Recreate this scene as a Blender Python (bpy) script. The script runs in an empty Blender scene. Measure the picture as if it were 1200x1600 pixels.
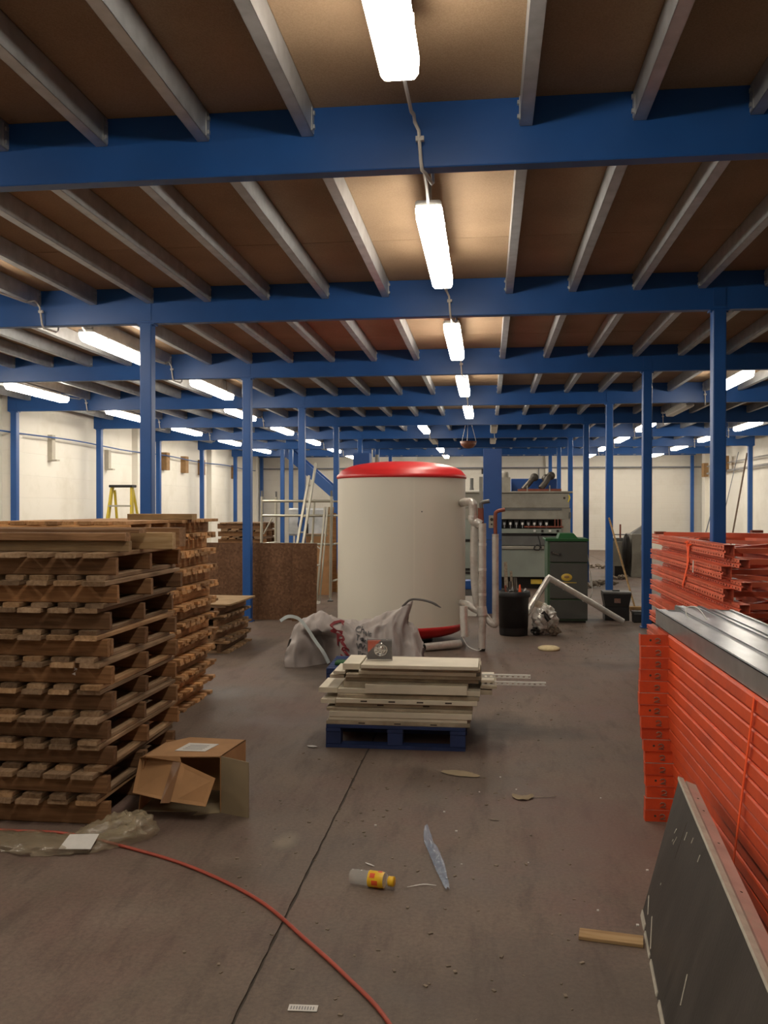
import bpy, math, random
from mathutils import Vector, Matrix, Euler, noise

random.seed(7)
sc = bpy.context.scene
COL = sc.collection
PI = math.pi

# ------------------------------------------------------------------ camera, world, exposure
cam_data = bpy.data.cameras.new('camera')
cam_data.sensor_fit = 'HORIZONTAL'
cam_data.sensor_width = 36.0
cam_data.lens = 36.0 * 1386.6 / 1200.0
cam_data.clip_start = 0.05
cam_data.clip_end = 200
cam = bpy.data.objects.new('camera', cam_data)
COL.objects.link(cam)
cam.location = (0, 0, 1.6)
cam.rotation_euler = Euler((PI / 2 - 0.0044, -0.0004, 0.1164), 'XYZ')
sc.camera = cam

world = bpy.data.worlds.new('world')
sc.world = world
world.use_nodes = True
world.node_tree.nodes['Background'].inputs[0].default_value = (0.5, 0.47, 0.42, 1)
world.node_tree.nodes['Background'].inputs[1].default_value = 0.02

sc.view_settings.view_transform = 'Standard'
sc.view_settings.look = 'None'
sc.view_settings.gamma = 1
sc.view_settings.use_curve_mapping = False
sc.view_settings.exposure = 0.0
sc.cycles.max_bounces = 10
sc.cycles.diffuse_bounces = 5
sc.cycles.glossy_bounces = 3
sc.cycles.transmission_bounces = 6
sc.cycles.transparent_max_bounces = 8
sc.cycles.sample_clamp_indirect = 4.0
LAMP_POWER = 34.0          # emission strength of a lit tube cover

# ------------------------------------------------------------------ materials
def new_mat(name):
    m = bpy.data.materials.new(name)
    m.use_nodes = True
    nt = m.node_tree
    b = nt.nodes['Principled BSDF']
    return m, nt, b

def N(nt, kind, **kw):
    n = nt.nodes.new(kind)
    for k, v in kw.items():
        if k in n.inputs.keys() if hasattr(n.inputs, 'keys') else False:
            n.inputs[k].default_value = v
        else:
            setattr(n, k, v)
    return n

def ramp(nt, stops):
    r = nt.nodes.new('ShaderNodeValToRGB')
    e = r.color_ramp.elements
    while len(e) > 1:
        e.remove(e[-1])
    e[0].position = stops[0][0]
    e[0].color = (*stops[0][1], 1)
    for p, c in stops[1:]:
        x = e.new(p)
        x.color = (*c, 1)
    return r

def paint(name, col, rough=0.5, metal=0.0, var=0.12, scale=6.0, bump=0.05, bscale=60.0, dirt=None, stretch=(1, 1, 1), spec=0.5):
    """painted / plain surface with slight mottling, and optional wear of another colour"""
    m, nt, b = new_mat(name)
    tc = nt.nodes.new('ShaderNodeTexCoord')
    oi = nt.nodes.new('ShaderNodeObjectInfo')
    mp = nt.nodes.new('ShaderNodeMapping')
    mp.inputs['Scale'].default_value = stretch
    nt.links.new(tc.outputs['Object'], mp.inputs[0])
    add = nt.nodes.new('ShaderNodeVectorMath')
    mul = nt.nodes.new('ShaderNodeVectorMath'); mul.operation = 'SCALE'
    comb = nt.nodes.new('ShaderNodeCombineXYZ')
    for i in range(3):
        nt.links.new(oi.outputs['Random'], comb.inputs[i])
    nt.links.new(comb.outputs[0], mul.inputs[0]); mul.inputs['Scale'].default_value = 37.0
    nt.links.new(mp.outputs[0], add.inputs[0]); nt.links.new(mul.outputs[0], add.inputs[1])
    no = N(nt, 'ShaderNodeTexNoise'); no.inputs['Scale'].default_value = scale
    no.inputs['Detail'].default_value = 5
    nt.links.new(add.outputs[0], no.inputs['Vector'])
    lo = tuple(c * (1 - var) for c in col); hi = tuple(min(1, c * (1 + var)) for c in col)
    stops = [(0.3, lo), (0.7, hi)]
    r = ramp(nt, stops)
    nt.links.new(no.outputs[0], r.inputs[0])
    out = r.outputs[0]
    if dirt:
        n2 = N(nt, 'ShaderNodeTexNoise'); n2.inputs['Scale'].default_value = scale * 0.6
        n2.inputs['Detail'].default_value = 8; n2.inputs['Roughness'].default_value = 0.7
        nt.links.new(add.outputs[0], n2.inputs['Vector'])
        r2 = ramp(nt, [(0.5, (0, 0, 0)), (0.72, (1, 1, 1))])
        nt.links.new(n2.outputs[0], r2.inputs[0])
        mx = nt.nodes.new('ShaderNodeMixRGB')
        nt.links.new(r2.outputs[0], mx.inputs[0]); nt.links.new(out, mx.inputs[1])
        mx.inputs[2].default_value = (*dirt, 1)
        out = mx.outputs[0]
    nt.links.new(out, b.inputs['Base Color'])
    b.inputs['Roughness'].default_value = rough
    b.inputs['Metallic'].default_value = metal
    b.inputs['Specular IOR Level'].default_value = spec
    if bump:
        nb = N(nt, 'ShaderNodeTexNoise'); nb.inputs['Scale'].default_value = bscale
        nb.inputs['Detail'].default_value = 3
        nt.links.new(add.outputs[0], nb.inputs['Vector'])
        bp = nt.nodes.new('ShaderNodeBump'); bp.inputs['Strength'].default_value = bump * 4
        bp.inputs['Distance'].default_value = 0.004
        nt.links.new(nb.outputs[0], bp.inputs['Height'])
        nt.links.new(bp.outputs[0], b.inputs['Normal'])
    return m

def wood(name, c1, c2, c3, rough=0.8):
    """sawn softwood, grain along local X, tone different on every board"""
    m, nt, b = new_mat(name)
    tc = nt.nodes.new('ShaderNodeTexCoord')
    oi = nt.nodes.new('ShaderNodeObjectInfo')
    mul = nt.nodes.new('ShaderNodeVectorMath'); mul.operation = 'SCALE'; mul.inputs['Scale'].default_value = 53.0
    comb = nt.nodes.new('ShaderNodeCombineXYZ')
    for i in range(3):
        nt.links.new(oi.outputs['Random'], comb.inputs[i])
    nt.links.new(comb.outputs[0], mul.inputs[0])
    add = nt.nodes.new('ShaderNodeVectorMath')
    nt.links.new(tc.outputs['Object'], add.inputs[0]); nt.links.new(mul.outputs[0], add.inputs[1])
    mp = nt.nodes.new('ShaderNodeMapping'); mp.inputs['Scale'].default_value = (1.2, 16, 16)
    nt.links.new(add.outputs[0], mp.inputs[0])
    no = N(nt, 'ShaderNodeTexNoise'); no.inputs['Scale'].default_value = 3.0; no.inputs['Detail'].default_value = 6
    no.inputs['Distortion'].default_value = 0.6
    nt.links.new(mp.outputs[0], no.inputs['Vector'])
    r = ramp(nt, [(0.25, c1), (0.5, c2), (0.75, c3)])
    nt.links.new(no.outputs[0], r.inputs[0])
    n2 = N(nt, 'ShaderNodeTexNoise'); n2.inputs['Scale'].default_value = 3.5; n2.inputs['Detail'].default_value = 3
    nt.links.new(add.outputs[0], n2.inputs['Vector'])
    r2 = ramp(nt, [(0.35, (0.55, 0.52, 0.5)), (0.65, (1, 1, 1))])
    nt.links.new(n2.outputs[0], r2.inputs[0])
    mx = nt.nodes.new('ShaderNodeMixRGB'); mx.blend_type = 'MULTIPLY'; mx.inputs[0].default_value = 0.7
    nt.links.new(r.outputs[0], mx.inputs[1]); nt.links.new(r2.outputs[0], mx.inputs[2])
    # board to board tone: some fresh, some greyed by weather
    r3 = ramp(nt, [(0.0, (0.55, 0.52, 0.50)), (0.35, (0.85, 0.82, 0.80)), (0.7, (1.05, 1.0, 0.92)), (1.0, (1.3, 1.15, 0.95))])
    nt.links.new(oi.outputs['Random'], r3.inputs[0])
    mx2 = nt.nodes.new('ShaderNodeMixRGB'); mx2.blend_type = 'MULTIPLY'; mx2.inputs[0].default_value = 1.0
    nt.links.new(mx.outputs[0], mx2.inputs[1]); nt.links.new(r3.outputs[0], mx2.inputs[2])
    nt.links.new(mx2.outputs[0], b.inputs['Base Color'])
    b.inputs['Roughness'].default_value = rough
    b.inputs['Specular IOR Level'].default_value = 0.25
    bp = nt.nodes.new('ShaderNodeBump'); bp.inputs['Strength'].default_value = 0.35; bp.inputs['Distance'].default_value = 0.004
    nt.links.new(no.outputs[0], bp.inputs['Height']); nt.links.new(bp.outputs[0], b.inputs['Normal'])
    return m

def chipboard(name, dark, mid, light, scale=60.0, big=1.5, rough=0.75):
    m, nt, b = new_mat(name)
    tc = nt.nodes.new('ShaderNodeTexCoord'); oi = nt.nodes.new('ShaderNodeObjectInfo')
    comb = nt.nodes.new('ShaderNodeCombineXYZ')
    for i in range(3):
        nt.links.new(oi.outputs['Random'], comb.inputs[i])
    mul = nt.nodes.new('ShaderNodeVectorMath'); mul.operation = 'SCALE'; mul.inputs['Scale'].default_value = 41.0
    nt.links.new(comb.outputs[0], mul.inputs[0])
    add = nt.nodes.new('ShaderNodeVectorMath')
    nt.links.new(tc.outputs['Object'], add.inputs[0]); nt.links.new(mul.outputs[0], add.inputs[1])
    vo = N(nt, 'ShaderNodeTexVoronoi'); vo.inputs['Scale'].default_value = scale
    nt.links.new(add.outputs[0], vo.inputs['Vector'])
    bw = nt.nodes.new('ShaderNodeRGBToBW')
    nt.links.new(vo.outputs['Color'], bw.inputs[0])
    r = ramp(nt, [(0.2, dark), (0.5, mid), (0.85, light)])
    nt.links.new(bw.outputs[0], r.inputs[0])
    no = N(nt, 'ShaderNodeTexNoise'); no.inputs['Scale'].default_value = big; no.inputs['Detail'].default_value = 5
    nt.links.new(add.outputs[0], no.inputs['Vector'])
    r2 = ramp(nt, [(0.3, (0.7, 0.68, 0.66)), (0.7, (1, 1, 1))]); nt.links.new(no.outputs[0], r2.inputs[0])
    mx = nt.nodes.new('ShaderNodeMixRGB'); mx.blend_type = 'MULTIPLY'; mx.inputs[0].default_value = 0.9
    nt.links.new(r.outputs[0], mx.inputs[1]); nt.links.new(r2.outputs[0], mx.inputs[2])
    nt.links.new(mx.outputs[0], b.inputs['Base Color'])
    b.inputs['Roughness'].default_value = rough; b.inputs['Specular IOR Level'].default_value = 0.3
    return m

STAINS = [(0.12, 6.55, 0.30, 0.45, (0.030, 0.025, 0.022), 0.75), (0.45, 6.40, 0.50, 0.25, (0.05, 0.042, 0.036), 0.5), (-0.96, 4.18, 0.07, 0.14, (0.27, 0.23, 0.16), 0.55),
          (1.25, 9.2, 0.5, 0.35, (0.045, 0.038, 0.034), 0.5), (-1.55, 8.6, 0.6, 0.9, (0.045, 0.038, 0.034), 0.55), (-1.6, 6.6, 0.35, 1.3, (0.12, 0.065, 0.055), 0.4),
          (0.6, 4.6, 0.5, 1.2, (0.14, 0.07, 0.06), 0.45), (0.2, 2.9, 0.8, 0.5, (0.06, 0.048, 0.04), 0.45)]
def concrete_mat():
    m, nt, b = new_mat('worn_concrete')
    tc = nt.nodes.new('ShaderNodeTexCoord')
    def noise_(scale, detail=6, rough=0.6, src=None):
        n = N(nt, 'ShaderNodeTexNoise'); n.inputs['Scale'].default_value = scale
        n.inputs['Detail'].default_value = detail; n.inputs['Roughness'].default_value = rough
        nt.links.new(src or tc.outputs['Object'], n.inputs['Vector'])
        return n
    a = noise_(1.1, 8, 0.65)
    r = ramp(nt, [(0.3, (0.098, 0.071, 0.055)), (0.5, (0.150, 0.112, 0.088)), (0.7, (0.200, 0.154, 0.124))])
    nt.links.new(a.outputs[0], r.inputs[0])
    # reddish worn floor paint left in patches
    c = noise_(0.8, 7, 0.7); rc = ramp(nt, [(0.48, (0, 0, 0)), (0.66, (1, 1, 1))]); nt.links.new(c.outputs[0], rc.inputs[0])
    mx = nt.nodes.new('ShaderNodeMixRGB'); mx.inputs[2].default_value = (0.165, 0.092, 0.078, 1)
    k = nt.nodes.new('ShaderNodeMath'); k.operation = 'MULTIPLY'; k.inputs[1].default_value = 0.55
    nt.links.new(rc.outputs[0], k.inputs[0]); nt.links.new(k.outputs[0], mx.inputs[0]); nt.links.new(r.outputs[0], mx.inputs[1])
    # dark smears drawn along the walking direction
    mp = nt.nodes.new('ShaderNodeMapping'); mp.inputs['Scale'].default_value = (5, 1.1, 1)
    nt.links.new(tc.outputs['Object'], mp.inputs[0])
    d = noise_(1.6, 9, 0.72, mp.outputs[0]); rd = ramp(nt, [(0.34, (0.62, 0.6, 0.6)), (0.5, (1, 1, 1))]); nt.links.new(d.outputs[0], rd.inputs[0])
    mx2 = nt.nodes.new('ShaderNodeMixRGB'); mx2.blend_type = 'MULTIPLY'; mx2.inputs[0].default_value = 0.75
    nt.links.new(mx.outputs[0], mx2.inputs[1]); nt.links.new(rd.outputs[0], mx2.inputs[2])
    # fine grit
    e = noise_(55, 4, 0.7); re = ramp(nt, [(0.35, (0.82, 0.82, 0.82)), (0.65, (1.1, 1.1, 1.1))]); nt.links.new(e.outputs[0], re.inputs[0])
    mx3 = nt.nodes.new('ShaderNodeMixRGB'); mx3.blend_type = 'MULTIPLY'; mx3.inputs[0].default_value = 1.0
    nt.links.new(mx2.outputs[0], mx3.inputs[1]); nt.links.new(re.outputs[0], mx3.inputs[2])
    # oil stains and one pale plaster blotch, at fixed spots on the concrete
    cur = mx3.outputs[0]
    for (px_, py_, sx_, sy_, colr, amt) in STAINS:
        mp_ = nt.nodes.new('ShaderNodeMapping'); mp_.vector_type = 'TEXTURE'
        mp_.inputs['Location'].default_value = (px_, py_, 0); mp_.inputs['Scale'].default_value = (sx_, sy_, 1)
        nt.links.new(tc.outputs['Object'], mp_.inputs[0])
        ad = nt.nodes.new('ShaderNodeVectorMath'); ad.operation = 'MULTIPLY_ADD'
        nz = noise_(3.2, 5, 0.65)
        nt.links.new(nz.outputs['Color'], ad.inputs[0]); ad.inputs[1].default_value = (1.5, 1.5, 0)
        sb = nt.nodes.new('ShaderNodeVectorMath'); sb.operation = 'SUBTRACT'; sb.inputs[1].default_value = (0.75, 0.75, 0)
        nt.links.new(mp_.outputs[0], ad.inputs[2]); nt.links.new(ad.outputs[0], sb.inputs[0])
        ln = nt.nodes.new('ShaderNodeVectorMath'); ln.operation = 'LENGTH'; nt.links.new(sb.outputs[0], ln.inputs[0])
        rs_ = ramp(nt, [(0.25, (amt,) * 3), (1.0, (0, 0, 0))]); nt.links.new(ln.outputs['Value'], rs_.inputs[0])
        ms = nt.nodes.new('ShaderNodeMixRGB'); ms.inputs[2].default_value = (*colr, 1)
        nt.links.new(rs_.outputs[0], ms.inputs[0]); nt.links.new(cur, ms.inputs[1]); cur = ms.outputs[0]
    nt.links.new(cur, b.inputs['Base Color'])
    rr = ramp(nt, [(0.3, (0.45,) * 3), (0.7, (0.8,) * 3)]); nt.links.new(a.outputs[0], rr.inputs[0]); nt.links.new(rr.outputs[0], b.inputs['Roughness'])
    b.inputs['Specular IOR Level'].default_value = 0.35
    bp = nt.nodes.new('ShaderNodeBump'); bp.inputs['Strength'].default_value = 0.4; bp.inputs['Distance'].default_value = 0.004
    nt.links.new(e.outputs[0], bp.inputs['Height']); nt.links.new(bp.outputs[0], b.inputs['Normal'])
    return m

def wall_mat(name, rot, k=1.0):
    """white painted blockwork, too far off to tell the blocks apart"""
    m, nt, b = new_mat(name)
    tc = nt.nodes.new('ShaderNodeTexCoord')
    mp = nt.nodes.new('ShaderNodeMapping'); mp.inputs['Rotation'].default_value = rot
    nt.links.new(tc.outputs['Object'], mp.inputs[0])
    br = N(nt, 'ShaderNodeTexBrick'); br.inputs['Scale'].default_value = 1.0
    br.inputs['Brick Width'].default_value = 0.45; br.inputs['Row Height'].default_value = 0.225
    br.inputs['Mortar Size'].default_value = 0.008; br.inputs['Mortar Smooth'].default_value = 0.4
    br.inputs['Color1'].default_value = (0.86, 0.83, 0.75, 1); br.inputs['Color2'].default_value = (0.85, 0.815, 0.735, 1)
    br.inputs['Mortar'].default_value = (0.83, 0.80, 0.72, 1)
    nt.links.new(mp.outputs[0], br.inputs['Vector'])
    no = N(nt, 'ShaderNodeTexNoise'); no.inputs['Scale'].default_value = 0.9; no.inputs['Detail'].default_value = 8
    no.inputs['Roughness'].default_value = 0.7
    nt.links.new(tc.outputs['Object'], no.inputs['Vector'])
    r = ramp(nt, [(0.3, (0.9, 0.89, 0.86)), (0.5, (1, 1, 1))]); nt.links.new(no.outputs[0], r.inputs[0])
    mx = nt.nodes.new('ShaderNodeMixRGB'); mx.blend_type = 'MULTIPLY'; mx.inputs[0].default_value = 1
    nt.links.new(br.outputs[0], mx.inputs[1]); nt.links.new(r.outputs[0], mx.inputs[2])
    for i_ in ('Color1', 'Color2', 'Mortar'):
        c_ = br.inputs[i_].default_value; br.inputs[i_].default_value = (c_[0] * k, c_[1] * k, c_[2] * k, 1)
    nt.links.new(mx.outputs[0], b.inputs['Base Color'])
    b.inputs['Roughness'].default_value = 0.7; b.inputs['Specular IOR Level'].default_value = 0.3
    bp = nt.nodes.new('ShaderNodeBump'); bp.inputs['Strength'].default_value = 0.4; bp.inputs['Distance'].default_value = 0.01
    bp.invert = True
    nt.links.new(br.outputs['Fac'], bp.inputs['Height']); nt.links.new(bp.outputs[0], b.inputs['Normal'])
    return m

def glow(name, col, strength):
    m, nt, b = new_mat(name)
    b.inputs['Base Color'].default_value = (0.8, 0.8, 0.78, 1)
    b.inputs['Emission Color'].default_value = (*col, 1)
    b.inputs['Emission Strength'].default_value = strength
    b.inputs['Roughness'].default_value = 0.4
    return m

def clear(name, col, rough=0.12, alpha=0.45):
    """thin crumpled see-through film"""
    m, nt, b = new_mat(name)
    b.inputs['Base Color'].default_value = (*col, 1)
    b.inputs['Roughness'].default_value = rough
    b.inputs['Alpha'].default_value = alpha
    b.inputs['Specular IOR Level'].default_value = 0.9
    no = N(nt, 'ShaderNodeTexNoise'); no.inputs['Scale'].default_value = 28; no.inputs['Detail'].default_value = 3
    tc = nt.nodes.new('ShaderNodeTexCoord'); nt.links.new(tc.outputs['Object'], no.inputs['Vector'])
    bp = nt.nodes.new('ShaderNodeBump'); bp.inputs['Strength'].default_value = 0.8; bp.inputs['Distance'].default_value = 0.01
    nt.links.new(no.outputs[0], bp.inputs['Height']); nt.links.new(bp.outputs[0], b.inputs['Normal'])
    return m

M = {}
M['blue'] = paint('blue_steel_paint', (0.010, 0.076, 0.28), 0.42, 0, 0.10, 2.5, 0.02, 90)
M['blue2'] = paint('machine_blue_paint', (0.014, 0.075, 0.29), 0.45, 0, 0.08, 3, 0.02, 90)
M['galv'] = paint('galvanised_steel', (0.46, 0.475, 0.49), 0.42, 0.65, 0.14, 9, 0.02, 120)
M['galvb'] = paint('bright_galvanised_steel', (0.44, 0.46, 0.48), 0.28, 0.85, 0.16, 6, 0.02, 120)
M['galv_dull'] = paint('dull_galvanised_steel', (0.36, 0.35, 0.34), 0.5, 0.5, 0.16, 5, 0.02, 120)
M['deck'] = chipboard('deck_chipboard', (0.32, 0.215, 0.130), (0.35, 0.235, 0.145), (0.38, 0.26, 0.165), 160)
M['osb'] = chipboard('osb_board', (0.120, 0.058, 0.029), (0.150, 0.075, 0.038), (0.19, 0.10, 0.054), 34, 4.5)
M['pallet'] = wood('pallet_wood_dark', (0.15, 0.080, 0.040), (0.25, 0.138, 0.070), (0.34, 0.20, 0.11))
M['pallet_deck'] = wood('pallet_wood_weathered', (0.20, 0.130, 0.075), (0.31, 0.205, 0.125), (0.40, 0.285, 0.185))
M['pallet2'] = wood('pallet_wood_warm', (0.36, 0.195, 0.085), (0.54, 0.31, 0.15), (0.64, 0.42, 0.23))
M['timber'] = wood('sawn_timber', (0.28, 0.18, 0.09), (0.42, 0.29, 0.155), (0.50, 0.37, 0.22))
M['concrete'] = concrete_mat()
M['joint'] = paint('floor_joint_filler', (0.06, 0.047, 0.038), 0.9)
M['walls'] = wall_mat('white_blockwork_side', (PI / 2, 0, PI / 2))
M['wallb'] = wall_mat('white_blockwork_end', (PI / 2, 0, 0), 0.84)
M['lit'] = glow('lit_tube_cover', (1.0, 0.91, 0.77), LAMP_POWER)
M['unlit'] = paint('unlit_tube_cover', (0.62, 0.60, 0.54), 0.35, 0, 0.05)
M['fixture'] = paint('fixture_grey_plastic', (0.45, 0.44, 0.42), 0.5, 0, 0.06)
M['conduit'] = paint('white_conduit', (0.55, 0.53, 0.50), 0.5, 0, 0.08)
M['tank'] = paint('tank_cream_jacket', (0.72, 0.69, 0.60), 0.42, 0, 0.035, 1.2, 0.01, 40, stretch=(1, 1, 0.4))
M['red'] = paint('tank_red_cap', (0.55, 0.020, 0.022), 0.38, 0, 0.08, 4, 0.02, 40)
M['orange'] = paint('orange_rack_paint', (0.62, 0.075, 0.02), 0.42, 0, 0.10, 5, 0.03, 70, dirt=(0.42, 0.05, 0.02))
M['orange2'] = paint('salmon_rack_paint', (0.60, 0.115, 0.055), 0.5, 0, 0.14, 5, 0.03, 70)
M['darkin'] = paint('dark_rust', (0.10, 0.03, 0.02), 0.7, 0, 0.3)
M['strap'] = paint('orange_strapping', (0.95, 0.11, 0.02), 0.45, 0, 0.05)
M['cable'] = paint('red_cable_rubber', (0.36, 0.055, 0.03), 0.5, 0, 0.08)
M['card'] = paint('cardboard', (0.38, 0.205, 0.092), 0.85, 0, 0.12, 7, 0.03, 60, stretch=(1, 1, 1))
M['card2'] = paint('cardboard_inside', (0.27, 0.21, 0.13), 0.85, 0, 0.10, 7, 0.03, 60)
M['tape'] = paint('brown_parcel_tape', (0.22, 0.11, 0.05), 0.35)
M['paper'] = paint('white_paper', (0.62, 0.60, 0.57), 0.8, 0, 0.05, 30)
M['ink'] = paint('grey_print', (0.22, 0.22, 0.23), 0.8)
M['cream'] = paint('cream_board', (0.66, 0.60, 0.48), 0.55, 0, 0.10, 5, 0.02)
M['cream2'] = paint('dusty_board_edge', (0.40, 0.34, 0.25), 0.7, 0, 0.22, 8, 0.05, dirt=(0.26, 0.2, 0.14))
M['slot'] = paint('dark_slot', (0.06, 0.045, 0.035), 0.8)
M['pblue'] = paint('blue_pallet_paint', (0.016, 0.034, 0.12), 0.7, 0, 0.25, 6, 0.06, 60)
M['sack'] = paint('grey_woven_sack', (0.34, 0.30, 0.285), 0.6, 0, 0.12, 5, 0.06, 70)
M['sackin'] = paint('dark_sack_inside', (0.11, 0.10, 0.095), 0.8)
M['strip'] = paint('pale_blue_strip', (0.50, 0.56, 0.57), 0.5)
M['dred'] = paint('dark_red_print', (0.20, 0.018, 0.025), 0.7)
M['dgrey'] = paint('dark_grey_print', (0.09, 0.085, 0.09), 0.7)
M['black'] = paint('black_plastic', (0.018, 0.017, 0.017), 0.45, 0, 0.2, 8, 0.04, 50)
M['bin'] = paint('bin_black_plastic', (0.016, 0.016, 0.018), 0.55, 0, 0.2, 8, 0.04, 50)
M['foil'] = paint('silver_foil', (0.74, 0.72, 0.68), 0.30, 0.55, 0.16, 12, 0.4, 45)
M['lag'] = paint('grey_pipe_lagging', (0.56, 0.53, 0.49), 0.35, 0.25, 0.14, 10, 0.25, 40, dirt=(0.34, 0.27, 0.23))
M['rust'] = paint('rusty_red_pipe', (0.22, 0.06, 0.035), 0.6, 0.1, 0.2, 12)
M['copper'] = paint('dark_metal', (0.10, 0.09, 0.08), 0.45, 0.6, 0.2, 12)
M['pale'] = paint('machine_pale_grey', (0.30, 0.285, 0.24), 0.5, 0, 0.14, 3, 0.03, 40, dirt=(0.22, 0.2, 0.165))
M['pale2'] = paint('machine_green_grey', (0.26, 0.29, 0.255), 0.5, 0, 0.08, 3, 0.02, 40)
M['mgrey'] = paint('machine_mid_grey', (0.13, 0.13, 0.125), 0.5, 0.2, 0.15, 5)
M['oily'] = paint('oily_black_steel', (0.025, 0.022, 0.02), 0.35, 0.4, 0.3, 12)
M['green'] = paint('boiler_green', (0.010, 0.085, 0.022), 0.45, 0, 0.10, 4)
M['green2'] = paint('boiler_side_green', (0.045, 0.095, 0.05), 0.5, 0, 0.12, 4)
M['charcoal'] = paint('boiler_charcoal', (0.066, 0.068, 0.062), 0.5, 0, 0.12, 3)
M['yellow'] = paint('yellow_badge', (0.62, 0.43, 0.06), 0.5)
M['ygrp'] = paint('yellow_fibreglass', (0.62, 0.47, 0.03), 0.45, 0, 0.08)
M['alu'] = paint('aluminium_tube', (0.52, 0.50, 0.42), 0.34, 0.75, 0.06)
M['chrome'] = paint('chrome', (0.7, 0.7, 0.7), 0.15, 1.0, 0.03)
M['white'] = paint('white_plastic', (0.74, 0.73, 0.69), 0.45, 0, 0.04)
M['sheet'] = paint('grey_coated_panel', (0.033, 0.028, 0.024), 0.5, 0, 0.3, 3, 0.05, 30, dirt=(0.055, 0.047, 0.041), stretch=(1, 3, 1))
M['pink'] = paint('pinkish_channel', (0.42, 0.27, 0.235), 0.6, 0, 0.14, 9, 0.05, 60, dirt=(0.36, 0.33, 0.27))
M['chip'] = paint('chipped_white_edge', (0.40, 0.37, 0.31), 0.8, 0, 0.12, 20, 0.1)
M['film'] = clear('clear_wrapping_film', (0.40, 0.33, 0.22), 0.14, 0.42)
M['bfilm'] = clear('bluish_clear_film', (0.28, 0.38, 0.55), 0.12, 0.5)
M['pet'] = clear('clear_bottle_plastic', (0.62, 0.62, 0.60), 0.05, 0.35)
M['caseclear'] = clear('clear_case_plastic', (0.6, 0.6, 0.6), 0.06, 0.10)
M['bred'] = paint('label_orange_red', (0.75, 0.10, 0.03), 0.4)
M['byel'] = paint('label_yellow', (0.80, 0.48, 0.02), 0.35)
M['brass'] = paint('terracotta_bowl', (0.16, 0.055, 0.03), 0.5)
M['brown'] = paint('brown_block', (0.30, 0.175, 0.075), 0.8, 0, 0.15, 9)
M['greyblock'] = paint('grey_block', (0.50, 0.46, 0.38), 0.8, 0, 0.08, 9)
M['wrapped'] = paint('grey_white_wrapping', (0.50, 0.52, 0.53), 0.25, 0, 0.3, 4, 0.3, 12)
M['brownpole'] = paint('brown_pole', (0.12, 0.075, 0.05), 0.7)
M['foam'] = paint('pale_yellow_foam', (0.62, 0.52, 0.30), 0.8, 0, 0.15, 20)
M['debris'] = paint('dusty_debris', (0.20, 0.16, 0.12), 0.9, 0, 0.35, 30)
M['rail'] = paint('grey_cable_run', (0.17, 0.18, 0.21), 0.5)

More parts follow.
